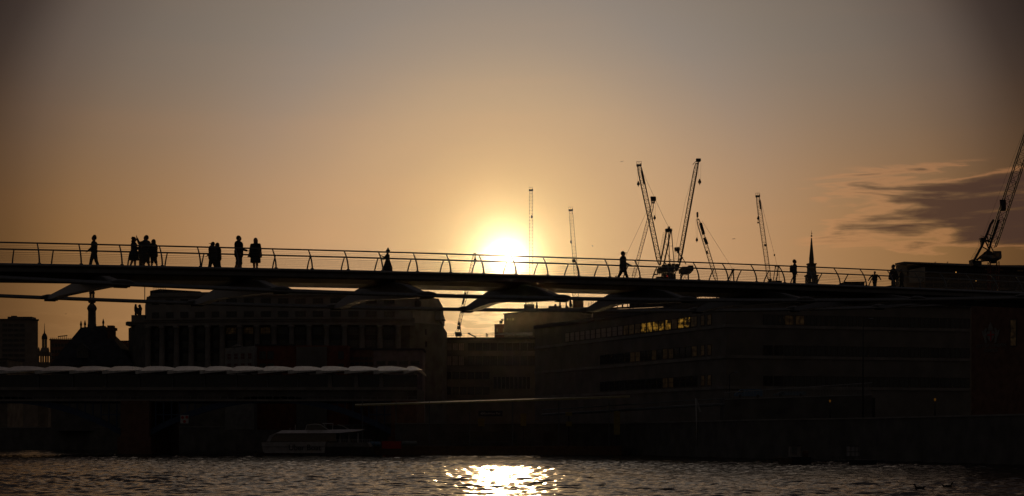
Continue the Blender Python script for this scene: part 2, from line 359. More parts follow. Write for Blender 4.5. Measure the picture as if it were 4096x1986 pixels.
# ------------------------------------------------------------------ the footbridge
def edge_z(t): return 12.66+.02357*t-1.93e-4*t*t
def B(t, s, dz=0.0):       # t metres along, s metres in from the near edge, dz above the edge
    return Vector((-23.4+.9114*t-.4115*s, 86.1+.4115*t+.9114*s, edge_z(t)+dz))
def t_of(px, s):
    r = (px-2048)/F; X0 = -23.4-.4115*s; Y0 = 86.1+.9114*s
    return (r*Y0-X0)/(.9114-.4115*r)
def row_z(py, t, s): return CH+(YH-py)/F*B(t,s).y
WD = 4.7; T0, T1 = -14, 78
fb = thing('footbridge', B(30, WD/2, -.6), 'long slender suspension footbridge with curved railings, crossing in front of the setting sun', 'bridge')
TS = [T0+i*2.0 for i in range(int((T1-T0)/2)+1)]
def sweep(mb, sec):        # sec: closed cross-section (s,dz)
    n = len(sec); vs = []; fs = []
    for t in TS: vs += [B(t, s, z) for s, z in sec]
    for i in range(len(TS)-1):
        for j in range(n): fs.append((i*n+j, i*n+(j+1)%n, (i+1)*n+(j+1)%n, (i+1)*n+j))
    fs.append(tuple(range(n))); fs.append(tuple((len(TS)-1)*n+j for j in range(n-1,-1,-1)))
    return mb.add(vs, fs)
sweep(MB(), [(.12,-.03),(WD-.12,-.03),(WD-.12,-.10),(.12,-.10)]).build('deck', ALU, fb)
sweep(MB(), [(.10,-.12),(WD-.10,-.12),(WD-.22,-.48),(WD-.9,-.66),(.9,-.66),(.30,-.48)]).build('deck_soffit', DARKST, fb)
for s in (0.0, WD):
    MB().tube([B(t, s, -.085) for t in TS], .095, 10).build('edge_tube', ALU, fb, True)
# the girders on edge under the near side with its service boxes
for s in (.16, WD-.16): sweep(MB(), [(s-.05,-.17),(s+.05,-.17),(s+.05,-.40),(s-.05,-.40)]).build('edge_beam', STEEL, fb)
# handrails and posts
LEAN = .70; RH = 1.10
def post_pts(t, s, sg):
    return [B(t, s+sg*(LEAN*(max(h,0)/RH)**1.9), h) for h in (-.12, .15, .35, .55, .72, .86, .97, RH-.02)]
nt_ = [158,325.5,489,650,803,None,1105,1250,1394,1532,1671,1804,1936,2066,2193,2317,2441,2561.5,2681,2797,2914,3028,3140.5,3253,3362,3467,3577,3684,3787,3892,3993,4092]
near_t = [t_of(x, 0) for x in nt_ if x]; near_t.insert(5, (near_t[4]+near_t[5])/2)
near_t = [near_t[0]-2.0*k for k in range(5,0,-1)]+near_t+[near_t[-1]+2.0*k for k in range(1,6)]
fx = [29,192,507,658,807,1092,1231,1367,1499,1631,1760,1885,2131,2250,2370]
ft = [t_of(x, WD) for x in fx]
ph = np.mean([(v-ft[8])-2.0*round((v-ft[8])/2.0) for v in ft])
far_t = [ft[8]+ph+2.0*k for k in range(-22, 30) if T0 < ft[8]+ph+2.0*k < T1-1]
for s, sg, tl in ((0.03, 1, near_t), (WD-.03, -1, far_t)):
    for t in tl:
        m = MB(); m.tube(post_pts(t, s, sg), [.046,.044,.042,.040,.038,.036,.034,.032], 6)
        m.box(B(t, s+sg*.01, -.02), (.16,.10,.13), .424)
        m.build('railing_post', STEEL, fb, True)
for s, sg in ((0.03, 1), (WD-.03, -1)):
    MB().tube([B(t, s+sg*LEAN, RH) for t in TS], .042, 8).build('handrail', STEEL, fb, True)
    for k in range(10):
        h = .12+k*.092
        MB().tube([B(t, s+sg*(LEAN*(h/RH)**1.9+.03), h) for t in TS], .0075, 4).build('rail_wire', STEEL, fb)
# arms: from photo rows and columns of the clamps each side
pairs = [((195,1190),(484,1136)),((796,1214),(1130,1159)),((1372,1229),(1700,1181)),((1858,1237),(2236,1194)),((2322,1241),(2760,1200)),((2780,1242),(3224,1201)),((3195,1238),(3668,1197))]
def s_for(px, t):          # the sideways offset whose point at t falls on column px
    r = (px-2048)/F; return (-23.4+.9114*t-r*(86.1+.4115*t))/(.4115+r*.9114)
clN = []; clF = []
for k, (fp, np_) in enumerate(pairs):
    t = 2.7+7.98*k
    sN = s_for(np_[0], t); sF = s_for(fp[0], t)
    clN.append((t, sN, row_z(np_[1], t, sN)-edge_z(t))); clF.append((t, sF, row_z(fp[1], t, sF)-edge_z(t)))
def smooth(cl):
    a = np.array(cl); return [np.polyfit(a[:,0], a[:,i], 2) for i in (1,2)]
fN, fF = smooth(clN), smooth(clF)
def cab(fit, t): return np.polyval(fit[0], t), np.polyval(fit[1], t)
# the blade's outline, read off the arm below the sun and reused for every arm
def arm_profile(sN, zN, sF, zF):
    g_ = lambda f: sF+(sN-sF)*f
    out = []
    for f_, zt, zb in ((0,.08,-.12),(.10,None,-.06),(.22,None,None),(.30,None,None),(.42,None,None),(.60,None,None),(.80,None,None),(1,.06,-.12)):
        s_ = g_(f_)
        deck_s = WD-.1
        if zt is None:
            zt_ = -.45 if .1 < s_ < WD-.1 else (zF+.08+(-.42-zF-.08)*min(1,(sF-s_)/(sF-deck_s)) if s_ >= WD-.1 else zN+.06+(-.40-zN-.06)*min(1,(s_-sN)/(.15-sN)))
        else: zt_ = (zF if f_ == 0 else zN)+zt
        kk = min(1, max(0, (-.9-zF)/.4)); low = zF+(zN-zF)*f_+np.interp(f_, [0,.10,.22,.30,.42,.60,.80,1], [-.12,-.13,-.05+.1*kk,-.05+.2*kk,-.04+.2*kk,-.05+.07*kk,-.05,-.13])
        out.append((s_, max(zt_, low+.12), low))
    return out[::-1]
arm_ts = [2.7+7.98*k for k in range(-2, 10)]
for t in arm_ts:
    sN, zN = cab(fN, t); sF, zF = cab(fF, t)
    top = []; bot = []
    prof = arm_profile(sN, zN, sF, zF)
    m = MB(); n = len(prof)
    for hw in (.20,):
        vs = []
        for s, a, b_ in prof: vs += [B(t-hw,s,a),B(t+hw,s,a),B(t+hw*1.5,s,b_),B(t-hw*1.5,s,b_)]
        fs = []
        for i in range(n-1):
            for j in range(4): fs.append((i*4+j, i*4+(j+1)%4, (i+1)*4+(j+1)%4, (i+1)*4+j))
        fs += [(3,2,1,0), tuple((n-1)*4+j for j in range(4))]
        m.add(vs, fs)
    arm = m.build('cable_arm', ARM, fb)
    for s, z in ((sN,zN),(sF,zF)):
        c = MB(); q = B(t, s, z)
        prof2 = [(-.62,.02,.05),(-.5,.10,.13),(-.2,.17,.20),(.15,.18,.21),(.42,.13,.16),(.6,.04,.07)]
        ring_n = 12; vs = []
        for dt, hz, hy in prof2:
            for j in range(ring_n):
                a = 2*math.pi*j/ring_n; vs.append(B(t+dt, s+hy*1.25*math.cos(a), z+.02+hz*math.sin(a)))
        fs = [(i*ring_n+j, i*ring_n+(j+1)%ring_n, (i+1)*ring_n+(j+1)%ring_n, (i+1)*ring_n+j) for i in range(5) for j in range(ring_n)]
        fs += [tuple(range(ring_n-1,-1,-1)), tuple(5*ring_n+j for j in range(ring_n))]
        c.add(vs, fs)
        c.box(B(t-.05, s, z-.17), (.62,.24,.10), .424); c.box(B(t+.28, s, z-.15), (.22,.2,.07), .424)
        c.build('cable_clamp', ARM, arm, True)
    m = MB(); m.box(B(t-.1, .9, -.34), (.42,.16,.13), .424); m.build('service_box', ALU, fb)
cts = [T0+i*1.5 for i in range(int((T1-T0)/1.5)+1)]
for fit in (fN, fF):
    for k in range(4):
        pts = []
        for t in cts:
            s, z = cab(fit, t); pts.append(B(t, s+(k-1.5)*.16, z-.02+(k-1.5)*.042))
        MB().tube(pts, .068, 8).build('main_cable', CABLE, fb, True)

# ------------------------------------------------------------------ people on the bridge
def remesh(mb, name, m, parent, vox=.011, it=3):
    me = mb.mesh('t', m); o = bpy.data.objects.new('t', me); COL.objects.link(o)
    r = o.modifiers.new('r', 'REMESH'); r.mode = 'VOXEL'; r.voxel_size = vox; r.use_smooth_shade = True
    if it: q = o.modifiers.new('s', 'SMOOTH'); q.iterations = it; q.factor = .5
    dg = bpy.context.evaluated_depsgraph_get(); m2 = bpy.data.meshes.new_from_object(o.evaluated_get(dg)); bpy.data.objects.remove(o)
    m2.name = name; m2.materials.clear(); m2.materials.append(m)
    p = bpy.data.objects.new(name, m2); COL.objects.link(p); p.parent = parent; return p
def cap(mb, a, b, ra, rb=None):
    rb = ra if rb is None else rb; a = Vector(a); b = Vector(b)
    mb.tube([a,b], [ra,rb], 12); mb.ball(a, ra, 12, 8); mb.ball(b, rb, 12, 8)
def person(px, s, label, top_py=None, H=None, face=0, legs=((12,5),(-12,8)), arms=((5,8,15),(-5,8,15)), cloth=(0,1), lower='trousers', upper='jacket', hair='short', extra=(), width=1.0, head_nod=0, group='people on the footbridge'):
    """face: degrees, 0 = towards the right of the picture; legs: (thigh forward, knee bend) left,right; arms: (forward, outward, elbow)"""
    t = t_of(px, s); q = B(t, s, -.03)
    if H is None: H = (CH+(YH-top_py)/F*q.y)-q.z
    u = H/1.75
    root = thing('person', q, label, 'person', group); root.rotation_euler.z = R(face)
    V = lambda f, sd, z: Vector((f*u, sd*u, z*u))
    def leg(a, k, sd):
        hip = Vector((0, .095*sd, .93)); a = R(a); k = R(k)
        knee = hip+Vector((math.sin(a)*.43, 0, -math.cos(a)*.43)); ank = knee+Vector((math.sin(a-k)*.42, 0, -math.cos(a-k)*.42))
        return hip, knee, ank, a-k
    LG = [leg(*legs[0], 1), leg(*legs[1], -1)]
    drop = min(l[2].z for l in LG)-.08
    LG = [tuple(v-Vector((0,0,drop)) if isinstance(v, Vector) else v for v in l) for l in LG]
    dz = -drop; w = width
    def arm(f, o_, e, sd):
        sh = Vector((0, .185*sd*w, 1.42+dz)); f_ = R(f); o2 = R(o_); e_ = R(e)
        el_ = sh+Vector((math.sin(f_)*math.cos(o2), sd*math.sin(o2), -math.cos(f_)*math.cos(o2)))*.29
        d2 = Vector((math.sin(f_+e_)*math.cos(o2*.6), sd*math.sin(o2*.6), -math.cos(f_+e_)*math.cos(o2*.6)))
        wr = el_+d2*.25; return sh, el_, wr, d2
    AR = [arm(*arms[0], 1), arm(*arms[1], -1)]
    k = lambda v: v*u
    body = MB(); S = lambda r: r*u*1.22
    for hip, knee, ank, an in LG:
        cap(body, k(hip), k(knee), S(.088*w), S(.058)); cap(body, k(knee), k(ank), S(.057), S(.038))
        d = Vector((math.cos(an*.3), 0, math.sin(an*.3)*.5)); cap(body, k(ank+Vector((-.04,0,-.04))), k(ank+d*.15+Vector((0,0,-.045))), S(.036), S(.03))
    cap(body, k(Vector((0,-.07,.96+dz))), k(Vector((0,.07,.96+dz))), S(.115*w))
    for sd in (-1,1): cap(body, k(Vector((0,.06*sd,1.0+dz))), k(Vector((.0,.10*sd*w,1.34+dz))), S(.095*w), S(.10*w))
    cap(body, k(Vector((0,-.15*w,1.41+dz))), k(Vector((0,.15*w,1.41+dz))), S(.06))
    hd = Vector((.015+head_nod*.06, 0, 1.635+dz-head_nod*.02))
    cap(body, k(Vector((-.01,0,1.42+dz))), k(hd-Vector((.01,0,.08))), S(.055), S(.05))
    body.ball(k(hd), (S(.098),S(.080),S(.112)), 18, 12); body.ball(k(hd+Vector((.04,0,-.055))), (S(.052),S(.05),S(.055)), 12, 8)
    cap(body, k(hd+Vector((.088,0,.01))), k(hd+Vector((.112,0,-.022))), S(.010), S(.014))
    cap(body, k(hd+Vector((.088,-.02,-.06))), k(hd+Vector((.088,.02,-.06))), S(.009))
    for sd in (-1,1): body.ball(k(hd+Vector((-.005,.078*sd,-.01))), (S(.022),S(.012),S(.032)), 8, 6)
    for (sh, el_, wr, d2), sd in zip(AR, (1,-1)):
        cap(body, k(sh), k(el_), S(.050), S(.038)); cap(body, k(el_), k(wr), S(.038), S(.026))
        side = Vector((0,1,0)); side = (side-d2*side.dot(d2)).normalized(); nn = d2.cross(side)
        pc = wr+d2*.085
        for q_ in (-1,0,1): cap(body, k(wr+side*.012*q_), k(pc+side*.026*q_), S(.016), S(.015))
        for fi, L in ((-1.5,.062),(-.5,.074),(.5,.078),(1.5,.068)):
            a0 = pc+side*.019*fi; a1 = a0+d2*L*.5+nn*.008; a2 = a1+(d2*.7+nn*.6).normalized()*L*.5
            cap(body, k(a0), k(a1), S(.0095), S(.009)); cap(body, k(a1), k(a2), S(.009), S(.008))
        a0 = wr+d2*.03-side*.03*sd; a1 = a0+(d2-side*.9*sd+nn*.5).normalized()*.045; cap(body, k(a0), k(a1), S(.012), S(.010)); cap(body, k(a1), k(a1+d2*.03), S(.010), S(.009))
    remesh(body, 'body', SKIN, root, .0085*u, 2)
    c0, c1 = CLOTHS[cloth[0]], CLOTHS[cloth[1]]
    # lower clothing
    lo = MB()
    if lower in ('trousers','shorts','wide'):
        f_ = 1.0 if lower != 'shorts' else .35
        for hip, knee, ank, an in LG:
            wide = .02 if lower == 'wide' else 0
            cap(lo, k(hip), k(knee), S(.10*w), S(.075+wide))
            if f_ == 1.0: cap(lo, k(knee), k(ank+Vector((0,0,.0))), S(.072+wide), S(.058+wide*1.3))
            else: cap(lo, k(knee), k(knee.lerp(ank,.12)), S(.08), S(.082))
        cap(lo, k(Vector((0,-.07,.97+dz))), k(Vector((0,.07,.97+dz))), S(.128*w))
        remesh(lo, lower if lower != 'wide' else 'trousers', c1, root, .014*u, 4)
    else:
        z1 = {'skirt':.52,'long_skirt':.18,'coat':.5}[lower]
        fl = {'skirt':.22,'long_skirt':.27,'coat':.23}[lower]
        lo.lathe((0,0,0), [(S(fl*.75),u*z1),(S(fl),u*z1),(S(fl*.97),u*(z1+.9)/2),(S(.17*w),u*(.92+dz)),(S(.13*w),u*(1.06+dz)),(S(.05),u*(1.1+dz))], 20, 1.0)
        remesh(lo, 'coat_skirt' if lower == 'coat' else lower, c1, root, .016*u, 3)
    up = MB(); lf = .02
    cap(up, k(Vector((0,-.075,1.0+dz))), k(Vector((0,.075,1.0+dz))), S(.135*w))
    for sd in (-1,1): cap(up, k(Vector((0,.065*sd,1.0+dz))), k(Vector((0,.105*sd*w,1.35+dz))), S(.115*w), S(.12*w))
    cap(up, k(Vector((0,-.155*w,1.42+dz))), k(Vector((0,.155*w,1.42+dz))), S(.068))
    if upper == 'jacket':
        cap(up, k(Vector((0,-.09,.88+dz))), k(Vector((0,.09,.88+dz))), S(.135*w))
        cap(up, k(Vector((-.01,0,1.46+dz))), k(Vector((0,0,1.50+dz))), S(.075), S(.066))
    for sh, el_, wr, d2 in AR:
        cap(up, k(sh), k(el_), S(.070), S(.057))
        if upper in ('jacket','sweater'): cap(up, k(el_), k(el_.lerp(wr,.93)), S(.056), S(.044))
    if upper == 'cape': up.lathe((0,0,0), [(S(.20),u*(.78+dz)),(S(.25),u*(.80+dz)),(S(.27),u*(.88+dz)),(S(.24),u*(1.12+dz)),(S(.185),u*(1.34+dz)),(S(.08),u*(1.46+dz)),(S(.05),u*(1.50+dz))], 20, 1.05)
    remesh(up, upper, c0, root, .014*u, 4)
    # hair or hat
    h = MB(); hc = k(hd)
    h.ball(hc+Vector((S(-.022),0,S(.026))), (S(.098),S(.088),S(.108)), 18, 12)
    if hair == 'long':
        for i in range(8): h.ball(hc+Vector((S(-.055-.004*i),0,S(.02-.045*i))), (S(.07),S(.088+.003*i),S(.06)), 12, 8)
    if hair == 'curly':
        for i in range(60):
            a = random.random()*6.28; zz = random.uniform(-.28,.1); rr = .085+.02*random.random()
            h.ball(hc+Vector((S(-.03+rr*math.cos(a)*.8 if math.cos(a) < .3 else -.03), S(rr*math.sin(a)), S(zz))), S(.034), 8, 6)
    if hair == 'bob':
        for i in range(4): h.ball(hc+Vector((S(-.035),0,S(.0-.035*i))), (S(.092),S(.095),S(.06)), 12, 8)
    if hair == 'bun': h.ball(hc+Vector((S(-.03),0,S(.155))), S(.05), 12, 8); h.ball(hc+Vector((S(-.03),0,S(.02))), (S(.115),S(.10),S(.105)), 14, 10)
    if hair == 'tuft':
        for i in range(14): h.ball(hc+Vector((S(random.uniform(-.08,.05)),S(random.uniform(-.05,.05)),S(random.uniform(.09,.13)))), S(.026), 8, 6)
    hm = CLOTHS[2] if hair in ('cap','capback') else HAIR
    if hair in ('cap','capback'):
        sg = 1
        h.slab([hc+Vector((S(.05),S(-.07),S(.045))),hc+Vector((S(.17),S(-.045),S(.04))),hc+Vector((S(.18),S(.045),S(.04))),hc+Vector((S(.05),S(.07),S(.045)))], (0,0,S(.016)))
    # keep hair off the face by trimming everything in front of the hairline
    o = remesh(h, 'cap' if hair in ('cap','capback') else 'hair', hm, root, .010*u, 2)
    if hair not in ('cap','capback'):
        bm = bmesh.new(); bm.from_mesh(o.data)
        dl = [f for f in bm.faces if f.calc_center_median().x > hc.x+S(.035) and f.calc_center_median().z < hc.z+S(.055)]
        bmesh.ops.delete(bm, geom=dl, context='FACES'); bm.to_mesh(o.data); bm.free()
    return root, u, AR, hd, dz, t
def hold(root, name, mb, m):
    me = mb.mesh(name, m); o = bpy.data.objects.new(name, me); COL.objects.link(o); o.parent = root; return o
def carried(name, mb, m, root, label, cat, smooth=True):     # a bag or phone: its own top-level thing
    me = mb.mesh(name, m, smooth=smooth); o = bpy.data.objects.new(name, me); COL.objects.link(o)
    o.location = root.location; o.rotation_euler = root.rotation_euler; return tag(o, label, cat)

PPL = {}
PPL['a'] = person(377, 2.6, 'person with tousled hair in slim clothes striding alone above the tall lantern', top_py=943, face=180, legs=((17,5),(-10,12)), arms=((12,6,38),(2,6,12)), cloth=(1,1), upper='sweater', hair='tuft')
PPL['b2'] = person(564, 3.5, 'person in straight trousers almost hidden between the curly-haired and the arm-raising figures', top_py=974, face=20, legs=((3,2),(-3,3)), arms=((40,6,70),(20,6,40)), cloth=(1,1), lower='wide', upper='jacket', hair='bob', width=1.1)
PPL['b'] = person(536, 2.2, 'person with long curly hair and dark jacket facing a raised hand', top_py=951, face=8, legs=((6,6),(-10,10)), arms=((28,6,95),(22,8,80)), cloth=(0,2), lower='skirt', upper='jacket', hair='curly', width=1.15)
PPL['c'] = person(585, 2.6, 'person with short hair and long shorts raising one arm high towards a curly-haired companion', top_py=944, face=176, legs=((10,6),(-8,6)), arms=((78,4,80),(52,8,80)), cloth=(3,3), lower='shorts', upper='jacket', hair='short', width=1.4)
PPL['d'] = person(614, 2.0, 'person with long straight hair and loose dark top behind the arm-raising companion', top_py=960, face=180, legs=((8,4),(-14,4)), arms=((10,14,40),(-12,10,20)), cloth=(2,2), lower='shorts', upper='jacket', hair='long', width=1.5)
PPL['e'] = person(851, 2.4, 'person in a peaked cap walking beside a partly hidden companion', top_py=969, face=180, legs=((16,4),(-12,8)), arms=((14,6,30),(-14,8,20)), cloth=(1,2), lower='wide', upper='jacket', hair='cap', width=1.6)
PPL['f'] = person(869, 3.0, 'person with rounded hair half hidden behind the person in a peaked cap', top_py=974, face=180, legs=((6,4),(-10,6)), arms=((2,10,40),(-16,12,45)), cloth=(2,2), lower='wide', upper='jacket', hair='bob', width=1.5)
PPL['g'] = person(955, 2.4, 'tall person in baggy shorts with flat-topped hair next to the cape coat wearer', top_py=946, face=-4, legs=((8,4),(-4,18)), arms=((20,6,55),(4,6,20)), cloth=(2,3), lower='shorts', upper='jacket', hair='short', width=1.3)
PPL['h'] = person(1022, 2.6, 'person with bobbed hair in a short wide dark cape coat showing bare legs', top_py=955, face=255, legs=((4,2),(-4,2)), arms=((4,14,20),(4,14,20)), cloth=(2,2), lower='skirt', upper='cape', hair='bob', width=1.1)
PPL['i'] = person(1551, 2.3, 'person with hair in a bun and a long full skirt lifting a phone', top_py=999, face=180, legs=((4,2),(-4,2)), arms=((38,6,78),(20,6,60)), cloth=(2,2), lower='long_skirt', upper='shirt', hair='bun', width=.92)
PPL['j'] = person(2492, 2.6, 'person in a peaked cap and open jacket walking alone with a long stride', top_py=1004, face=0, legs=((24,4),(-22,6)), arms=((24,6,48),(-6,6,10)), cloth=(1,2), lower='trousers', upper='jacket', hair='cap', width=1.25)
PPL['k'] = person(3178, 2.4, 'person with short hair wearing a backpack next to the church spire', top_py=1041, face=0, legs=((3,2),(-4,5)), arms=((-6,6,8),(4,6,14)), cloth=(0,2), lower='trousers', upper='sweater', hair='short')
PPL['l'] = person(3499, 2.2, 'small child running with both arms spread wide', top_py=1086, face=250, legs=((18,6),(-18,20)), arms=((10,48,10),(10,44,10)), cloth=(2,2), lower='shorts', upper='sweater', hair='short', width=1.1)
PPL['m'] = person(3573, 2.6, 'bulky adult in a hooded coat near the running child', top_py=1061, face=180, legs=((6,4),(-6,4)), arms=((14,10,30),(-4,10,20)), cloth=(2,2), lower='wide', upper='cape', hair='short', width=1.3)
PPL['n'] = person(3606, 2.2, 'short-haired person leaning forward, half lost against the dark flat-roofed block', top_py=1078, face=180, legs=((14,4),(-14,8)), arms=((34,8,30),(-4,10,30)), cloth=(1,2), lower='trousers', upper='jacket', hair='short', width=1.1, head_nod=1)
r, u, AR, hd, dz, t = PPL['k']
bg_ = MB(); bg_.ball((-.20*u,0,1.20*u), (.11*u,.15*u,.24*u), 14, 10); bg_.ball((-.24*u,0,1.08*u), (.07*u,.12*u,.10*u), 12, 8)
for sd in (-1,1): bg_.tube([(-.12*u,.1*sd*u,1.38*u),(.0,.12*sd*u,1.49*u),(.12*u,.12*sd*u,1.36*u),(.08*u,.13*sd*u,1.15*u)], .018*u, 6)
carried('backpack', bg_, CLOTHS[1], r, 'rounded dark backpack worn by the person next to the church spire', 'backpack')
r, u, AR, hd, dz, t = PPL['i']
wr = (AR[0][2]+AR[0][3]*.13)*u; ph_ = MB(); ph_.box((wr.x+.02,wr.y-.015,wr.z+.03), (.012,.075,.15)); ph_.box((wr.x+.027,wr.y-.015,wr.z+.03), (.003,.066,.135))
carried('phone', ph_, DARKST, r, 'small dark phone held up by the person in a long skirt', 'phone', False)
#PART3

# ------------------------------------------------------------------ railway bridge with its roof of solar wings
RY = 415.0
rb = thing('railway_bridge', W(800,1700,RY), 'long railway bridge with wing-shaped station roofs above blue iron arches', 'bridge')
xL, xR = GX(-420,RY), GX(1668,RY)
z_deck0, z_deck1 = GZ(1604,RY), GZ(1552,RY)
MB().prism([(xL,RY),(xR,RY),(xR,RY+34),(xL,RY+34)], z_deck0, z_deck1).build('bridge_deck', STONED, rb)
m = MB(); m.prism([(xL,RY-.5),(xR,RY-.5),(xR,RY-.02),(xL,RY-.02)], GZ(1606,RY), GZ(1599,RY)); m.prism([(xL,RY-.5),(xR,RY-.5),(xR,RY-.02),(xL,RY-.02)], z_deck1-.6, z_deck1+.15); m.build('cornice', STONE, rb)
# parapet with framed panels
m = MB(); x = xL; i = 0
while x < xR-1: m.box((x+.9, RY-.12, (GZ(1586,RY)+GZ(1600,RY))/2), (.22,.2,GZ(1586,RY)-GZ(1600,RY))); x += 1.8
m.prism([(xL,RY-.2),(xR,RY-.2),(xR,RY-.03),(xL,RY-.03)], GZ(1587,RY), GZ(1585,RY)); m.prism([(xL,RY-.2),(xR,RY-.2),(xR,RY-.03),(xL,RY-.03)], GZ(1601,RY)+.1, GZ(1599.5,RY)+.1)
m.build('parapet_lattice', mat('dull_grey_paint', (.2,.2,.2), .7), rb)
MB().prism([(xL,RY+.6),(xR,RY+.6),(xR,RY+.7),(xL,RY+.7)], z_deck1, GZ(1500,RY)).build('platform_screen', GLASS, rb)
m = MB(); x = GX(1090,RY)
while x < xR: m.box((x, RY-.2, GZ(1561,RY)), (.10,.08,1.2)); x += 1.25
m.box(((GX(1090,RY)+xR)/2, RY-.2, GZ(1550,RY)), (xR-GX(1090,RY),.1,.1)); m.build('platform_railing', mat('dull_grey_paint', (.2,.2,.2), .7), rb)
starts = [-420,-283,-146,4,148,286,416,548,676,805,912,1036,1156,1268,1380,1497,1617,1730]
proto = None
for a, b_ in zip(starts[:-1], starts[1:]):
    x0, x1 = GX(a,RY), GX(min(b_+20, 1672),RY); L = x1-x0
    if L < 3: continue
    m = MB(); nseg = 10; vs = []
    for i in range(nseg+1):
        f = i/nseg; x_ = x0+L*f
        zt = GZ(1467+13*f**1.4-5*math.sin(f*math.pi), RY+10); zf = GZ(1485-4*f, RY-2); th = .60*(1-f)+.10
        vs += [(x_,RY-2,zf),(x_+.3,RY+10,zt),(x_+.3,RY+34,zt-.4),(x_+.3,RY+34,zt-.8),(x_,RY-2,zf-th)]
    fs = [(i*5+j, i*5+(j+1)%5, (i+1)*5+(j+1)%5, (i+1)*5+j) for i in range(nseg) for j in range(5)]
    fs += [(0,1,2,3,4),tuple(nseg*5+j for j in (4,3,2,1,0))]
    m.add(vs, fs); rf = m.build('roof_canopy', ROOFM, rb)
for px in (152,290,422,556,690,818,945,1070,1190):
    MB().box((GX(px,RY), RY+.3, (GZ(1486,RY)+z_deck1)/2), (.35,.35,GZ(1486,RY)-z_deck1)).build('roof_post', STEEL, rb)
for px in (1320,1425,1525):
    m = MB(); m.slab([(GX(px-6,RY),RY-.4,GZ(1488,RY)),(GX(px+6,RY),RY-.4,GZ(1484,RY)),(GX(px+9,RY),RY-.4,GZ(1549,RY)),(GX(px-9,RY),RY-.4,GZ(1549,RY))], (0,.7,0)); m.build('raking_column', STONE, rb)
def arch(xa, xb, zs, zc):      # a shallow iron arch between x=xa and xb
    n = 28; pt = lambda f, d: ((xa+(xb-xa)*f), zs+(zc-zs)*(1-(2*f-1)**2)+d)
    m = MB(); poly = [pt(i/n, 0) for i in range(n+1)]+[pt(i/n, 1.5) for i in range(n,-1,-1)]
    for i in range(n):
        a0, a1 = pt(i/n,0), pt((i+1)/n,0); b0, b1 = pt(i/n,1.5), pt((i+1)/n,1.5)
        m.slab([(a0[0],RY,a0[1]),(a1[0],RY,a1[1]),(b1[0],RY,b1[1]),(b0[0],RY,b0[1])], (0,1.2,0))
    m.build('arch_rib', BLUEST, rb)
    fr = MB(); x = xa+1.2
    zt = z_deck0-.1
    while x < xb-1:
        f = (x-xa)/(xb-xa); zb = pt(f,1.5)[1]
        if zt-zb > .6:
            fr.box((x,RY+.3,(zt+zb)/2), (.28,.3,zt-zb))
            zz = zt-.15
            while zz > zb+.3: fr.box((x+.95,RY+.3,zz), (1.62,.22,.26)); zz -= 3.1
        x += 1.9
    fr.build('spandrel_lattice', BLUEST, rb)
arch(GX(-470,RY), GX(492,RY), GZ(1748,RY), GZ(1612,RY))
arch(GX(602,RY), GX(1568,RY), GZ(1742,RY), GZ(1610,RY))
for a, b_ in ((-580,-470),(490,603),(1566,1668)):
    m = MB(); m.prism([(GX(a,RY),RY-2),(GX(b_,RY),RY-2),(GX(b_,RY),RY+35),(GX(a,RY),RY+35)], -3.9, z_deck0-.02)
    m.prism([(GX(a,RY)-.6,RY-3),(GX(b_,RY)+.6,RY-3),(GX(b_,RY)+.6,RY-2.02),(GX(a,RY)-.6,RY-2.02)], -3.9, GZ(1748,RY)); m.build('bridge_pier', BRICK, rb)
sg = thing('navigation_sign', W(738,1675,RY-.4), 'white square sign with three red discs hung on the blue iron arch', 'sign')
MB().box(W(738,1678,RY-.5), (1.95,.08,2.0)).build('board', WHITEP, sg)
for px, py in ((730,1671),(747,1670),(738,1687)):
    c = W(px,py,RY-.6); m = MB(); m.slab([(c.x+.36*math.cos(a*.5236), c.y, c.z+.36*math.sin(a*.5236)) for a in range(12)], (0,.05,0)); m.build('disc', RED, sg)

# ------------------------------------------------------------------ distant skyline, left
m = MB(); cx, wv = GX(62,1150), GX(150,1150)-GX(62,1150)
tw = thing('tower_block', W(62,1500,1150), 'wide dark tower block with flat stepped top next to the small turret', 'building')
pts = [(cx-15.5,1148),(cx-8,1145.5),(cx+8,1145.5),(cx+15,1150),(cx+8,1166),(cx-15,1166)]
MB().prism(pts, 6.1, GZ(1284,1150)).build('wall', CONC, tw)
MB().prism([(cx-16.2,1147.5),(cx-8,1144.8),(cx+8,1144.8),(cx+15.8,1149.5),(cx+8.6,1166.6),(cx-15.6,1166.6)], GZ(1284,1150), GZ(1278,1150)).build('roof_rim', DARKST, tw)
MB().prism([(cx-5,1149),(cx+11,1149),(cx+11,1160),(cx-5,1160)], GZ(1278,1150), GZ(1268,1150)).build('plant_room', STONED, tw)
MB().tube([W(45,1266,1150),W(68,1266,1150)], .4, 5).build('roof_rail', DARKST, tw)
for zrow in range(8): win_row(tw, (cx-7.6,1145.4), (cx+7.6,1145.4), GZ(1300+zrow*20,1145)-1.2, GZ(1300+zrow*20,1145)+.6, 4, GLASS, .9, 3, 1)
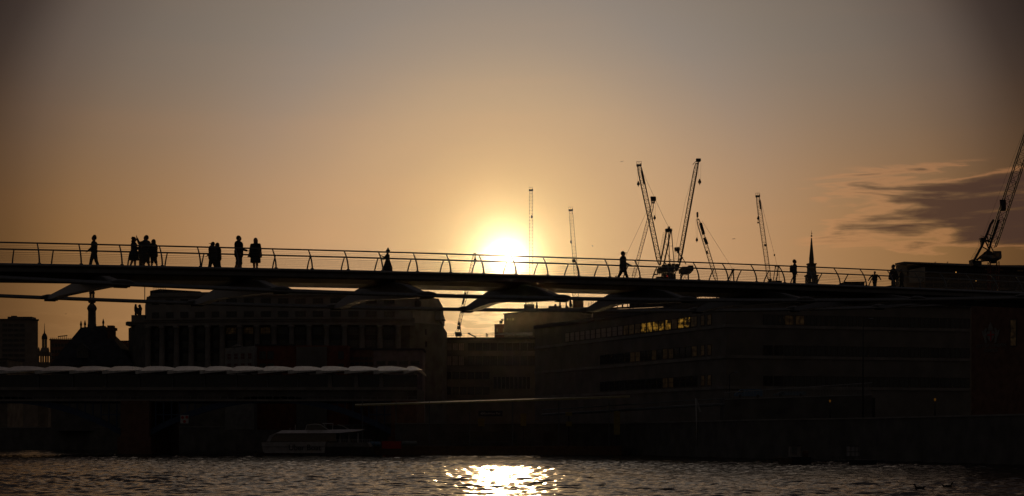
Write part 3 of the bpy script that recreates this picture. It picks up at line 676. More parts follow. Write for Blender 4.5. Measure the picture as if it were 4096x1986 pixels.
# small turret
Y = 700
tu = thing('clock_turret', W(178,1480,Y), 'slender turret with an open arched belfry and small dome, beside the wide tower block', 'turret')
c = Vector((GX(178,Y),Y,0)); k_ = Y/F
MB().prism([(c.x-2.1,Y-2),(c.x+2.1,Y-2),(c.x+2.1,Y+2),(c.x-2.1,Y+2)], 6.1, GZ(1450,Y)).build('base', STONED, tu)
for dx in (-1.95,-.0,1.95):
    for dy in (-1.95,1.95): MB().box((c.x+dx,Y+dy,(GZ(1450,Y)+GZ(1424,Y))/2), (.62,.5,GZ(1424,Y)-GZ(1450,Y))).build('pillar', STONED, tu)
m = MB(); m.box((c.x,Y,GZ(1418,Y)), (4.9,4.9,1.3)); m.lathe((c.x,Y,GZ(1411,Y)), [(2.2,0),(1.7,.8),(1.25,1.9)], 12); m.build('cornice', STONED, tu)
for dx in (-1.9,1.9): MB().lathe((c.x+dx,Y-1.6,GZ(1411,Y)), [(.35,0),(.5,.8),(.3,1.5),(.05,2.2)], 8).build('pinnacle', STONED, tu)
m = MB()
for a in range(6): m.tube([(c.x+.85*math.cos(a*1.047),Y+.85*math.sin(a*1.047),GZ(1393,Y)),(c.x+.85*math.cos(a*1.047),Y+.85*math.sin(a*1.047),GZ(1357,Y))], .2, 6)
m.lathe((c.x,Y,GZ(1396,Y)), [(1.3,-.6),(1.1,.4)], 10); m.build('lantern', STONED, tu)
m = MB(); m.lathe((c.x,Y,GZ(1358,Y)), [(1.2,0),(1.15,1.0),(.8,1.9),(.3,2.5),(.15,3.8),(.06,6.5)], 12); m.build('dome', SLATE, tu, True)
# blocks behind
def block(px0, px1, py_top, Y, depth, label, m_=CONC, cat='building', name='distant_building', wins=None, glass=GLASS, roof=True):
    o = thing(name, W((px0+px1)/2, 1700, Y), label, cat)
    a, b_ = GX(px0,Y), GX(px1,Y)
    MB().prism([(a,Y),(b_,Y),(b_,Y+depth),(a,Y+depth)], 6.1, GZ(py_top,Y)).build('wall', m_, o)
    if roof: MB().prism([(a-.3,Y-.3),(b_+.3,Y-.3),(b_+.3,Y+depth+.3),(a-.3,Y+depth+.3)], GZ(py_top,Y), GZ(py_top,Y)+.5).build('roof', SLATE, o)
    if wins:
        nc, rows = wins
        for (ya, yb) in rows: win_row(o, (a+.5,Y), (b_-.5,Y), GZ(yb,Y), GZ(ya,Y), nc, glass)
    return o
o = block(200, 300, 1362, 820, 20, 'distant block with scaffolding on its roof behind the turret', BRICK, wins=(7,((1375,1388),(1400,1413),(1425,1438))))
m = MB(); Y = 815
for i in range(12): m.tube([W(202+i*8,1362,Y),W(202+i*8,1353-(7 if 3<i<9 else 0),Y)], .12, 4)
for py in (1353,1357): m.tube([W(200,py,Y),W(292,py+2,Y)], .1, 4)
m.tube([W(232,1347,Y),W(270,1343,Y)], .3, 4); m.build('scaffolding', DARKST, o)
block(-60, 30, 1440, 640, 20, 'low dark block behind the railway roofs at the foot of the wide tower block', STONED, wins=(5,((1448,1456),)))
block(462, 516, 1367, 900, 20, 'narrow far block tucked between the steep roof and the columned building', BRICK, wins=(4,((1378,1390),(1402,1412))))
block(440, 560, 1425, 600, 12, 'small dark gabled block at the foot of the columned building', STONED, wins=(6,((1436,1446),)))
# steep roofed hall with the tall lantern
Y = 560
hl = thing('steep_roofed_hall', W(368,1480,Y), 'steep pyramid-roofed stone hall crowned by a tall slender lantern', 'building')
X_ = lambda px: GX(px,Y)
MB().prism([(X_(205),Y),(X_(530),Y),(X_(530),Y+24),(X_(205),Y+24)], 6.1, GZ(1462,Y)).build('wall', STONED, hl)
m = MB(); vs = [(X_(200),Y-.5,GZ(1462,Y)),(X_(534),Y-.5,GZ(1462,Y)),(X_(534),Y+24.5,GZ(1462,Y)),(X_(200),Y+24.5,GZ(1462,Y)),(GX(323,Y+10),Y+10,GZ(1311,Y+10)),(GX(414,Y+10),Y+10,GZ(1303,Y+10)),(GX(414,Y+10),Y+13,GZ(1303,Y+10)),(GX(323,Y+10),Y+13,GZ(1311,Y+10))]
m.add(vs, [(0,1,5,4),(1,2,6,5),(2,3,7,6),(3,0,4,7),(4,5,6,7),(3,2,1,0)]); m.build('roof', SLATE, hl)
for px, py in ((324,1306),(340,1304),(413,1298)): MB().lathe(W(px,py+4,Y+10), [(.3,-.8),(.26,.4),(.42,.8),(.34,1.2),(.06,2.2)], 8).build('finial', DARKST, hl)
YY_ = Y+11; c = W(368,1311,YY_); zz = lambda py: GZ(py,YY_)-c.z
m = MB(); m.lathe(c, [(1.5,zz(1330)),(1.45,zz(1300)),(1.35,zz(1295)),(1.3,zz(1245)),(1.5,zz(1240)),(1.65,zz(1236)),(1.5,zz(1229)),(1.15,zz(1222)),(.75,zz(1217)),(.7,zz(1214)),(1.15,zz(1212)),(1.3,zz(1207)),(.95,zz(1203)),(.8,zz(1200))], 16)
m.build('lantern_shaft', STONED, hl, False)
m = MB()
for a in range(8): m.tube([(c.x+.72*math.cos(a*.785),c.y+.72*math.sin(a*.785),GZ(1200,YY_)),(c.x+.72*math.cos(a*.785),c.y+.72*math.sin(a*.785),GZ(1174,YY_))], .13, 5)
m.build('lantern_columns', STONED, hl)
MB().lathe(W(368,1175,YY_), [(.95,-.1),(.95,.4),(.75,.8),(.5,1.5),(.2,2.1),(.1,4.0)], 14).build('lantern_cap', SLATE, hl, True)
c = W(447,1360,Y+8); m = MB(); m.box((c.x,c.y,(GZ(1470,Y)+GZ(1322,Y+8))/2), (2.1,3.0,GZ(1322,Y+8)-GZ(1470,Y))); m.box((c.x,c.y,GZ(1318,Y+8)), (2.9,3.6,.9)); m.box((c.x-.2,c.y,GZ(1309,Y+8)), (2.0,2.6,.9)); m.build('chimney_stack', BRICK, hl)
c = W(330,1415,Y-.3); m = MB(); m.box((c.x,c.y,c.z), (3.6,.8,2.8)); m.slab([(c.x-2.1,c.y-.5,c.z+1.4),(c.x+2.1,c.y-.5,c.z+1.4),(c.x,c.y-.5,c.z+3.2)], (0,3,0)); m.build('dormer', STONED, hl)
window(hl, (c.x-.8,c.y-.45,c.z), 1.2, 1.8, 0, GLASS); window(hl, (c.x+.8,c.y-.45,c.z), 1.2, 1.8, 0, GLASS)

# ------------------------------------------------------------------ the columned stone office
UY = 545.0
ul = thing('columned_office', W(1150,1700,UY), 'huge pale stone office with giant columns, deep cornices and rooftop statues', 'building')
cpx = [592,648,706,765,831,889,960,1028,1096,1166,1236,1306,1378,1448,1520,1592]
Yc = lambda px: UY+7*((px-592)/1000.0-.55)**2*2.2-4*(px-592)/1000.0
front = [(p, Yc(p)) for p in range(580, 1601, 60)]
def band(parent, name, m_, pa, pb, ya, yb, proud, Yf=Yc, steps=14, depth=1.2, back=0):
    """a strip that follows the curved front from column pa to pb of the photo between rows ya (top) and yb"""
    pp = [pa+(pb-pa)*i/steps for i in range(steps+1)]
    f_ = [(GX(p,Yf(p)), Yf(p)-proud) for p in pp]; r_ = [(GX(p,Yf(p)), Yf(p)+depth) for p in pp][::-1]
    z1 = GZ(ya, UY); z0 = GZ(yb, UY)
    return MB().prism(f_+r_, z0, z1).build(name, m_, parent)
def Yw(px): return Yc(px)+1.6
pp = [580+(1640-580)*i/20 for i in range(21)]
f_ = [(GX(p,Yw(p)), Yw(p)) for p in pp]
body_pts = [(GX(514,575),575)]+[(GX(530,560),562)]+f_+[(GX(1706,550),552),(GX(1768,556),558),(GX(1768,556),600),(GX(514,575)+8,615)]
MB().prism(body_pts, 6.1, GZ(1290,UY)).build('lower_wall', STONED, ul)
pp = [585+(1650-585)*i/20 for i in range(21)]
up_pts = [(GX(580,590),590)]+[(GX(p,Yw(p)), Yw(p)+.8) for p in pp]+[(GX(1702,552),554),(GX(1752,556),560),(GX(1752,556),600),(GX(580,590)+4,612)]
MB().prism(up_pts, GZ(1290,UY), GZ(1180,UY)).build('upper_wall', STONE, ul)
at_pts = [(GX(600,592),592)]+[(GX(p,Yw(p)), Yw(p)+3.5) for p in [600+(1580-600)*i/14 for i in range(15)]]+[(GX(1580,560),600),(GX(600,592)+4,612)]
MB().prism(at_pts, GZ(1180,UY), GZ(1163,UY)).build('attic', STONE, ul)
for ya, yb, pr in ((1273,1280,1.4),(1280,1288,.9),(1296,1303,.9),(1177,1183,.5)):
    band(ul, 'cornice', STONE, 575 if ya > 1200 else 590, 1660, ya, yb, pr+(.0 if ya > 1200 else -2.2), depth=1.5 if ya > 1200 else 3.6)
band(ul, 'entablature', STONE, 578, 1655, 1288, 1296, .5)
for p in cpx:
    c = Vector((GX(p,Yc(p)), Yc(p), 0)); z0, z1 = GZ(1472,UY), GZ(1303,UY); h = z1-z0
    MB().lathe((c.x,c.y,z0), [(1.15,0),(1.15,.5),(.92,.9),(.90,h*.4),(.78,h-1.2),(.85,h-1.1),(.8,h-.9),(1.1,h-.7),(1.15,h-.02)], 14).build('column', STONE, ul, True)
band(ul, 'plinth', STONE, 575, 1655, 1472, 1482, 1.2)
for a, b_ in zip(cpx[:-1], cpx[1:]):
    pa, pb = a+13, b_-13
    A = (GX(pa,Yw(pa)), Yw(pa)); Bq = (GX(pb,Yw(pb)), Yw(pb))
    for ya, yb in ((1308,1338),(1360,1392),(1410,1445)):
        win_row(ul, A, Bq, GZ(yb,UY), GZ(ya,UY), 1, DIMGLOW if (a in (889,960,1028) and ya == 1308) else GLASS, 1.0, 4, 2, fr=.18)
    mid = ((A[0]+Bq[0])/2, (A[1]+Bq[1])/2-.15)
    for ya, yb in ((1340,1358),(1394,1408)): MB().box((mid[0],mid[1],(GZ(ya,UY)+GZ(yb,UY))/2), (abs(Bq[0]-A[0]),.3,GZ(ya,UY)-GZ(yb,UY)), math.atan2(Bq[1]-A[1],Bq[0]-A[0])).build('spandrel_panel', DARKST, ul)
    A = (GX(pa,Yw(pa)), Yw(pa)+.8); Bq = (GX(pb,Yw(pb)), Yw(pb)+.8)
    for ya, yb in ((1193,1215),(1245,1268)): win_row(ul, A, Bq, GZ(yb,UY), GZ(ya,UY), 1, GLASS, .95, 4, 2, fr=.18)
for px, ya, yb in ((1640,1312,1338),(1641,1360,1388),(1700,1312,1336),(1702,1362,1386)):
    Yq = 549.5 if px < 1660 else 552.0; window(ul, (GX(px,Yq),Yq-.55,(GZ(ya,UY)+GZ(yb,UY))/2), 1.1, GZ(ya,UY)-GZ(yb,UY), .1, GLASS)
for ya, yb in ((1335,1358),(1380,1415),(1438,1462)): window(ul, (GX(552,560),560.2,(GZ(ya,UY)+GZ(yb,UY))/2), .9, GZ(ya,UY)-GZ(yb,UY), 0, GLASS, 1, 2)
m = MB(); Yq = 563; m.prism([(GX(508,Yq),Yq-2),(GX(584,Yq),Yq-3),(GX(584,Yq),Yq+6),(GX(508,Yq),Yq+6)], GZ(1304,Yq), GZ(1290,Yq)); m.prism([(GX(528,Yq),Yq-1),(GX(584,Yq),Yq-2),(GX(584,Yq),Yq+6),(GX(528,Yq),Yq+6)], GZ(1290,Yq), GZ(1262,Yq)); m.prism([(GX(514,Yq),Yq-2.6),(GX(584,Yq),Yq-3.6),(GX(584,Yq),Yq-3.02),(GX(514,Yq),Yq-2.02)], GZ(1294,Yq), GZ(1289,Yq)); m.build('corner_step', STONE, ul)
m = MB(); m.prism([(GX(1765,556),556),(GX(1780,556),556),(GX(1780,556),562),(GX(1765,556),562)], GZ(1281,556), GZ(1276,556)); m.prism([(GX(1740,556),556.5),(GX(1762,556),557),(GX(1762,556),590),(GX(1740,556),590)], GZ(1281,556), GZ(1240,556)); m.build('end_cornice', STONE, ul)
# roof top railings and pitched roof line
m = MB(); m.slab([W(600,1164,575),W(640,1157,575),W(800,1166,575),W(800,1185,575),W(600,1185,575)], (0,8,0)); m.build('pitched_roof', SLATE, ul)
m = MB(); m.slab([W(860,1172,575),W(870,1166,575),W(1150,1171,575),W(1545,1176,575),W(1545,1190,575),W(860,1190,575)], (0,8,0)); m.build('pitched_roof', SLATE, ul)
m = MB()
for i in range(8): m.tube([W(613+i*7,1163-i*.5,572),W(613+i*7,1152,572)], .06, 4)
m.tube([W(611,1152,572),W(664,1153,572)], .06, 4); m.build('roof_railing', DARKST, ul)
MB().tube([W(579,1210,560),W(579,1146,560)], .14, 6).build('flagpole', DARKST, ul)
for px in (1631,1672):          # rooftop urns
    Yq = 548.6; c = W(px,1228,Yq); m = MB(); m.lathe(c, [(.5,-.6),(.75,-.1),(1.05,.7),(1.1,1.3),(.85,1.8),(.35,2.0),(.55,2.3),(.5,2.8),(.1,2.9)], 14)
    m.box((c.x,c.y+1.3,GZ(1233,Yq)), (1.0,2.8,.5)); m.build_top('stone_urn', STONED, (c.x,c.y,c.z), 'round stone urn on the office front, farther from the sunset gap' if px == 1631 else 'round stone urn on the office front, nearer the sunset gap', 'urn', 'urns on the columned office', True)
# sculpture group: figure beside a horse
c = W(550,1259,561.5); m = MB()
cap(m, c+Vector((.5,0,.7)), c+Vector((.9,0,1.9)), .72, .66); cap(m, c+Vector((.9,0,1.9)), c+Vector((.75,0,2.9)), .5, .42); cap(m, c+Vector((.75,0,2.9)), c+Vector((.35,0,2.75)), .36, .26)
for dx in (.2,.5,.9,1.1): cap(m, c+Vector((dx,.1,.8)), c+Vector((dx,.1,0)), .24, .2)
cap(m, c+Vector((-.55,0,.1)), c+Vector((-.45,0,1.2)), .42, .4); cap(m, c+Vector((-.5,0,1.2)), c+Vector((-.6,0,2.4)), .58, .5); cap(m, c+Vector((-.6,0,2.9)), c+Vector((-.58,0,3.1)), .36); cap(m, c+Vector((-.3,0,2.3)), c+Vector((.4,0,1.9)), .16, .12)
e_ = bpy.data.objects.new('tmp', None); COL.objects.link(e_); m.v = [tuple(c+(Vector(v)-c)*(1.0 if False else 1)+Vector(((v[0]-c.x)*.0,0,0))) for v in m.v]; st_ = remesh(m, 'statue', STONED, e_, .09, 1)
st_.parent = None; bpy.data.objects.remove(e_)
st_.data.transform(Matrix.Translation(-c)); st_.location = c; tag(st_, 'stone sculpture of a figure holding a horse at the office roof corner', 'statue')
# shrubs on the office roof
def bush(px, py, Y, r, h, n, label, group=None, cat='shrub'):
    m = MB(); c = W(px,py,Y)
    m.tube([c, c+Vector((0,0,h*.6))], [.08,.04], 5)
    for i in range(n):
        a = random.random()*6.28; rr = r*random.random()**.6; z = h*(.25+.75*random.random()); p = c+Vector((rr*math.cos(a), rr*math.sin(a), z)); q = Vector((random.uniform(-1,1),random.uniform(-1,1),random.uniform(-1,1))).normalized()*.3
        t_ = q.cross(Vector((random.uniform(-1,1),random.uniform(-1,1),.3))).normalized()*.16
        m.add([p-q, p+t_, p+q, p-t_], [(0,1,2,3)])
    return m.build_top('roof_shrub', GREEN, c, label, cat, group)
bush(870,1172,566,1.3,1.7,90,'largest leafy shrub on the office roof, at the edge of the jagged gap', 'shrubs on the office roof')
bush(905,1174,566,1.2,1.5,90,'second leafy shrub on the office roof, just beyond the jagged gap', 'shrubs on the office roof')
bush(1165,1172,566,.9,1.1,60,'small shrub on the office roof starting the bright strip under the footbridge', 'shrubs on the office roof')
bush(1222,1174,566,1.1,1.2,70,'fullest shrub halfway along the bright strip under the footbridge', 'shrubs on the office roof')
bush(1245,1175,566,.9,1.0,60,'small shrub on the office roof ending the bright strip under the footbridge', 'shrubs on the office roof')

# ------------------------------------------------------------------ low buildings in front of the columned office
Y = 470
o = thing('terrace_house', W(955,1600,Y), 'pale narrow-fronted house with arched white windows beside the brick block', 'building')
MB().prism([(GX(893,Y),Y+3),(GX(1020,Y),Y-2),(GX(1020,Y),Y+14),(GX(893,Y),Y+14)], 6.1, [GZ(1392,Y),GZ(1386,Y),GZ(1386,Y),GZ(1392,Y)]).build('wall', mat('pale_render', (.3,.29,.28), .8), o)
for ya, yb in ((1412,1440),(1452,1475)): win_row(o, (GX(896,Y),Y+2.9), (GX(1018,Y),Y-1.9), GZ(yb,Y), GZ(ya,Y), 4, mat('red_blind', (.14,.03,.03), .6), .62, 2, 2, fmat=STONE, fr=.2)
m = MB(); m.slab([W(925,1388,Y+2),W(945,1377,Y+2),W(965,1386,Y+2)], (0,6,0)); m.build('gable', STONE, o)
o = thing('brick_block', W(1270,1600,474), 'flat brown brick block with a plain grey panel on its front', 'building')
Y = 474; MB().prism([(GX(1021,Y),Y),(GX(1392,Y),Y),(GX(1392,Y),Y+16),(GX(1021,Y),Y+16)], 6.1, GZ(1383,Y)).build('wall', BRICKR, o)
MB().prism([(GX(1186,Y),Y-.6),(GX(1308,Y),Y-.6),(GX(1308,Y),Y-.02),(GX(1186,Y),Y-.02)], 6.1, GZ(1388,Y)).build('grey_panel', CONC, o)
MB().prism([(GX(1019,Y),Y-.3),(GX(1184,Y),Y-.3),(GX(1184,Y),Y+16),(GX(1019,Y),Y+16)], GZ(1383,Y)+.01, GZ(1381,Y)+.2).build('coping', DARKST, o)
for ya, yb in ((1406,1438),(1455,1478)):
    for pa, pb, n in ((1035,1098,2),(1350,1378,1)): win_row(o, (GX(pa,Y),Y), (GX(pb,Y),Y), GZ(yb,Y), GZ(ya,Y), n, GLASS, .8)
block(1393, 1500, 1400, 480, 12, 'low brick annex with a small window grid beside the flat brick block', BRICK, wins=(5,((1430,1440),(1450,1460))))
block(1494, 1690, 1402, 462, 14, 'plain dusky rendered block between the columned office and the ribbon window office', mat('mauve_render', (.24,.18,.18), .8), wins=(4,((1445,1460),)))

# ------------------------------------------------------------------ the long office with ribbon windows (centre)
def wall_poly(front, back, z0, z1): return MB().prism(front+back, z0, z1)
Y = 600
of = thing('ribbon_window_office', W(1900,1700,Y), 'low stepped office with rows of ribbon windows below the sunset gap', 'building')
xa, xb, xc = GX(1672,Y), GX(1700,Y), GX(2150,Y)
MB().prism([(xa,Y),(xc,Y),(xc,Y+26),(xa,Y+26)], 6.1, GZ(1466,Y)).build('lower_wall', CONC, of)
MB().prism([(xb,Y+.8),(xc,Y+.8),(xc,Y+24),(xb,Y+24)], GZ(1466,Y)+.004, GZ(1358,Y)).build('upper_wall', CONC, of)
MB().prism([(xb-.4,Y+.3),(xc,Y+.3),(xc,Y+24.4),(xb-.4,Y+24.4)], GZ(1358,Y)+.002, GZ(1350,Y)).build('parapet', DARKST, of)
for ya, yb, yy in ((1372,1404,Y+.8),(1424,1464,Y)):
    p0 = 1708 if yy > Y else 1682
    win_row(of, (GX(p0,Y),yy), (GX(1858,Y),yy), GZ(yb,Y), GZ(ya,Y), 6 if yy > Y else 7, BLIND, .94, 3, 1, fr=.14)
    win_row(of, (GX(1870,Y),yy), (GX(2140,Y),yy), GZ(yb,Y), GZ(ya,Y), 9, GLASS, .94, 3, 1, fr=.14)
for ya, yb in ((1488,1518),(1548,1580)): win_row(of, (GX(1685,Y),Y), (GX(1960,Y),Y), GZ(yb,Y), GZ(ya,Y), 9, GLASS, .9, 2, 1)
win_row(of, (GX(1972,Y),Y), (GX(2122,Y),Y), GZ(1558,Y), GZ(1506,Y), 9, GLASS, .96, 1, 1, fr=.14, fmat=STONE)
m = MB()
for i in range(26): m.tube([W(1712+i*16,1352,Y+3),W(1712+i*16,1338+(3 if i<6 else 0),Y+3)], .045, 4)
m.tube([W(1710,1341,Y+3),W(1820,1335,Y+3),W(2125,1332,Y+3)], .05, 4); m.tube([W(1710,1347,Y+3),W(1820,1342,Y+3),W(2125,1340,Y+3)], .035, 4); m.build('roof_railing', DARKST, of)
m = MB(); m.slab([W(1978,1341,Y+5),W(2010,1333,Y+8),W(2130,1331,Y+8),W(2130,1343,Y+5)], (0,.3,.12)); m.build('pale_awning', mat('awning_cloth', (.4,.38,.34), .7), of)
m = MB(); m.tube([W(1876,1336,Y+5),W(1905,1350,Y+5)], .22, 6); m.box(W(1876,1335,Y+5), (.9,.6,.5)); m.build('roof_hoist', DARKST, of)
m = MB(); m.box(W(1945,1341,Y+5), (.35,.35,1.3)); m.box(W(1950,1342,Y+5), (.25,.3,1.0)); m.build('vent_pipe', DARKST, of)
# terrace block behind it, stepping up towards the right
Y = 900
tb = thing('terraced_block', W(2070,1700,Y), 'stepped block with lit corner terraces standing above the ribbon window office', 'building')
q = lambda px: GX(px,Y)
MB().prism([(q(1978),Y),(q(2016),Y),(q(2016),Y+20),(q(1978),Y+20)], 6.1, GZ(1297,Y)).build('lower_tier', BRICK, tb)
MB().prism([(q(2016),Y-1),(q(2096),Y-1),(q(2096),Y+20),(q(2016),Y+20)], 6.1, [GZ(1256,Y),GZ(1247,Y),GZ(1247,Y),GZ(1256,Y)]).build('middle_tier', CONC, tb)
MB().prism([(q(2096),Y-1.2),(q(2420),Y-1.2),(q(2420),Y+24),(q(2096),Y+24)], 6.1, [GZ(1236,Y),GZ(1228,Y),GZ(1228,Y),GZ(1236,Y)]).build('upper_tier', CONC, tb)
MB().prism([(q(2012),Y-1.6),(q(2100),Y-1.6),(q(2100),Y-1.01),(q(2012),Y-1.01)], [GZ(1260,Y),GZ(1251,Y),GZ(1251,Y),GZ(1260,Y)], [GZ(1256,Y),GZ(1247,Y),GZ(1247,Y),GZ(1256,Y)]).build('roof_edge', DARKST, tb)
win_row(tb, (q(2024),Y-1), (q(2058),Y-1), GZ(1284,Y), GZ(1273,Y), 3, GREENLIT, .8, 1, 1, fr=.1)
win_row(tb, (q(1982),Y), (q(2020),Y), GZ(1330,Y), GZ(1314,Y), 3, GREENLIT, .4, 1, 1, fr=.1, skip=(1,))
m = MB(); m.box(W(2004,1290,Y+2), (1.6,2,1.4)); m.build('roof_vent', DARKST, tb)
bush(2009,1288,Y+2,.7,1.5,50,'spindly bush on the stepped terrace, dark against the sunset gap', cat='shrub')
# roof plant along its top: tanks, stacks and masts, each a part
def roofbox(px0, px1, py0, py1, Yp=901, name='plant_room', m_=DARKST, dep=5):
    a, b_ = GX(px0,Yp), GX(px1,Yp); MB().prism([(a,Yp),(b_,Yp),(b_,Yp+dep),(a,Yp+dep)], GZ(py1,Yp), GZ(py0,Yp)).build(name, m_, tb)
roofbox(2096,2138,1218,1240); roofbox(2142,2152,1222,1240); roofbox(2195,2236,1225,1240, m_=STONED); roofbox(2218,2226,1217,1226)
roofbox(2236,2246,1222,1236); roofbox(2294,2334,1200,1236, m_=BRICK, dep=8); roofbox(2262,2274,1226,1236)
for px, yt, w_ in ((2104,1206,.28),(2147,1210,.35),(2240,1195,.35),(2265,1195,.3),(2281,1196,.45)):
    MB().tube([W(px,1230,902),W(px,yt,902)], [w_*1.6,w_], 8).build('flue', DARKST, tb)
MB().lathe(W(2284,1228,902), [(.9,0),(.8,1.3),(.4,1.6),(.35,3.0),(.1,3.2)], 10).build('vent_stack', DARKST, tb)
m = MB()
for i in range(22): m.tube([W(2150+i*8.6,1234-i*.3,900.5),W(2150+i*8.6,1226-i*.3,900.5)], .05, 4)
m.tube([W(2150,1227,900.5),W(2335,1219,900.5)], .05, 4); m.build('roof_railing', DARKST, tb)
for px, yt in ((2354,1209),(2360,1213),(2366,1207),(2372,1200)): MB().tube([W(px,1235,902),W(px,yt,902)], .12, 5).build('aerial', DARKST, tb)

# ------------------------------------------------------------------ the long riverside block (right)
A0, A1, A2, A3, A4 = (2140,470), (2905,376), (3880,392), (3905,300), (4300,262)
rv = thing('riverside_block', W(2905,1700,376), 'long brown riverside block bending at its corner, amber reflections painted in its top row of windows', 'building')
pt_ = [(GX(p,y_), y_) for p, y_ in (A0,A1,A2)]
TOPZ = 34.2
MB().prism(pt_+[(GX(3880,392)+2,424),(GX(2905,376)+6,410),(GX(2140,470)+3,496)], 6.1, TOPZ).build('wall', CONC, rv)
def along(pa, pb, px):      # plan point on the wall line pa-pb that falls on photo column px
    (xa,ya),(xb,yb) = pa, pb; r = (px-2048)/F
    t = (r*ya-xa)/((xb-xa)-r*(yb-ya)); return (xa+(xb-xa)*t, ya+(yb-ya)*t)
w0, w1, w2 = pt_
lit = lambda i: (AMBERREFL if i in (14,15,16,17,18,20,21) else DIMGLOW if i in (11,12,13,19,22) else BLIND)  # which panes carry the painted amber reflections
a = along(w0,w1,2260); b_ = along(w0,w1,2790)
zT = CH+(YH-1262)/F*along(w0,w1,2830)[1]; 
def zrow(py, px): return CH+(YH-py)/F*along(w0,w1,px)[1]
z_a, z_b = zrow(1306,2800), zrow(1262,2800)
win_row(rv, a, b_, z_a, z_b, 23, lit, .92, 1, 2, fr=.14)
win_row(rv, along(w0,w1,2798), along(w0,w1,2852), z_a, z_b, 2, DIMGLOW, .62, 1, 2, fr=.14)
for k, glow_idx in ((1,(6,7,10,12,13,17)),(2,(12,13))):
    dzk = zrow(1262,2800)-zrow(1382,2800)
    win_row(rv, along(w0,w1,2400), along(w0,w1,2790), z_a-dzk*k, z_b-dzk*k, 18, lambda i: DIMGLOW if i in glow_idx else GLASS, .92, 1, 2, fr=.14)
    win_row(rv, along(w0,w1,2798), along(w0,w1,2852), z_a-dzk*k, z_b-dzk*k, 2, DIMGLOW, .62, 1, 2, fr=.14)
for k in range(3):
    z0_ = z_a-k*dzk; m = MB()
    for (p_, q_) in ((w0,w1),(w1,w2)):
        d = Vector((q_[0]-p_[0], q_[1]-p_[1], 0)); nn = Vector((d.y,-d.x,0)).normalized()*.25
        m.prism([(p_[0]+nn.x,p_[1]+nn.y),(q_[0]+nn.x,q_[1]+nn.y),(q_[0],q_[1]),(p_[0],p_[1])], z0_-.9, z0_-.25)
    m.build('sill_band', STONE, rv)
    if k < 3:
        z0_, z1_ = z_a-k*dzk-.2, z_b-k*dzk-.4
        win_row(rv, along(w1,w2,3050), along(w1,w2,3880), z0_, z1_, 20, lambda i, k=k: GREENLIT if False else (DIMGLOW if (k == 0 and i in (2,3)) else GLASS), .9, 2, 1, fr=.14)
m = MB(); m.prism([(w0[0]-.4,w0[1]-.5),(w1[0],w1[1]-.5),(w2[0]+.4,w2[1]-.5),(w2[0]+.4,w2[1]-.02),(w1[0],w1[1]-.02),(w0[0]-.4,w0[1]-.02)], TOPZ-.8, TOPZ+.15); m.build('roof_edge', DARKST, rv)
# open roof frame on top, sky showing through
Yr = 515
rf_ = thing('rooftop_frame', W(2600,1240,Yr), 'open truss screen on a roof with sunset sky showing through its bays', 'roof structure')
rl = lambda px, off: W(px, (1237 if off == 0 else 1211)-(px-2385)*(.046 if off == 0 else .058), Yr)
m = MB(); m.tube([rl(2375,0),rl(2960,0)], .28, 6); m.build('lower_beam', DARKST, rf_)
m = MB(); m.tube([rl(2380,1),rl(2960,1)], .16, 6); m.build('upper_beam', DARKST, rf_)
m = MB()
for i in range(42):
    p = 2385+i*14; a_, b2 = rl(p,0), rl(p,1); mid = b2.lerp(a_, .38); mid2 = rl(p+7,1).lerp(rl(p+7,0), .38); m.tube([b2, mid2], .08, 4); m.tube([mid2, rl(p+14,1)], .08, 4)
m.tube([rl(2385,1).lerp(rl(2385,0),.38), rl(2960,1).lerp(rl(2960,0),.38)], .22, 5); m.build('zigzag_brace', DARKST, rf_)
for i in range(28): MB().tube([rl(2385+i*21,0), rl(2385+i*21,1).lerp(rl(2385+i*21,0),.38)], .32 if i%2 else .2, 4).build('frame_post', DARKST, rf_)
MB().prism([(GX(2372,Yr),Yr+1),(GX(2990,Yr),Yr+1),(GX(2990,Yr),Yr+9),(GX(2372,Yr),Yr+9)], 6.1, [GZ(1241,Yr),GZ(1213,Yr),GZ(1213,Yr),GZ(1241,Yr)]).build('supporting_wall', STONED, rf_)
MB().prism([(GX(2518,Yr),Yr+.5),(GX(2788,Yr),Yr+.5),(GX(2788,Yr),Yr+.8),(GX(2518,Yr),Yr+.8)], [GZ(1233,Yr),GZ(1220,Yr),GZ(1220,Yr),GZ(1233,Yr)], [GZ(1203,Yr),GZ(1188,Yr),GZ(1188,Yr),GZ(1203,Yr)]).build('screen_wall', STONED, rf_)

# school front at the far right
sc = thing('school_building', W(4000,1700,300), 'tall plain dark school front carrying a crest and raised lettering', 'building')
s0, s1, s2 = (GX(3886,300),300), (GX(4060,292),292), (GX(4500,270),270)
MB().prism([s0,s1,s2,(s2[0],300),(s2[0],336),(s0[0]/300*336+1,336)], 6.1, GZ(1182,300)).build('wall', BRICK, sc)
MB().prism([(s0[0]-.3,s0[1]-.4),(s1[0],s1[1]-.4),(s2[0],s2[1]-.4),(s2[0],s2[1]-.02),(s1[0],s1[1]-.02),(s0[0]-.3,s0[1]-.02)], GZ(1186,300), GZ(1180,300)).build('roof_edge', STONE, sc)
rzs = math.atan2(s1[1]-s0[1], s1[0]-s0[0])
def sp_(px, py): p = along(s0,s1,px); return Vector((p[0], p[1]-.12, CH+(YH-py)/F*p[1]))
LETM = mat('brass_letters', (.26,.25,.23), .5, .2, .1, 3)
lettering('CITY OF LONDON', .78, LETM, sc, sp_(3963,1384), rzs)
lettering('SCHOOL', .78, LETM, sc, sp_(3963,1403), rzs)
cr_ = MB(); c = sp_(3961,1342); T = lambda x, z: c+Vector((math.cos(rzs)*x, math.sin(rzs)*x, z))
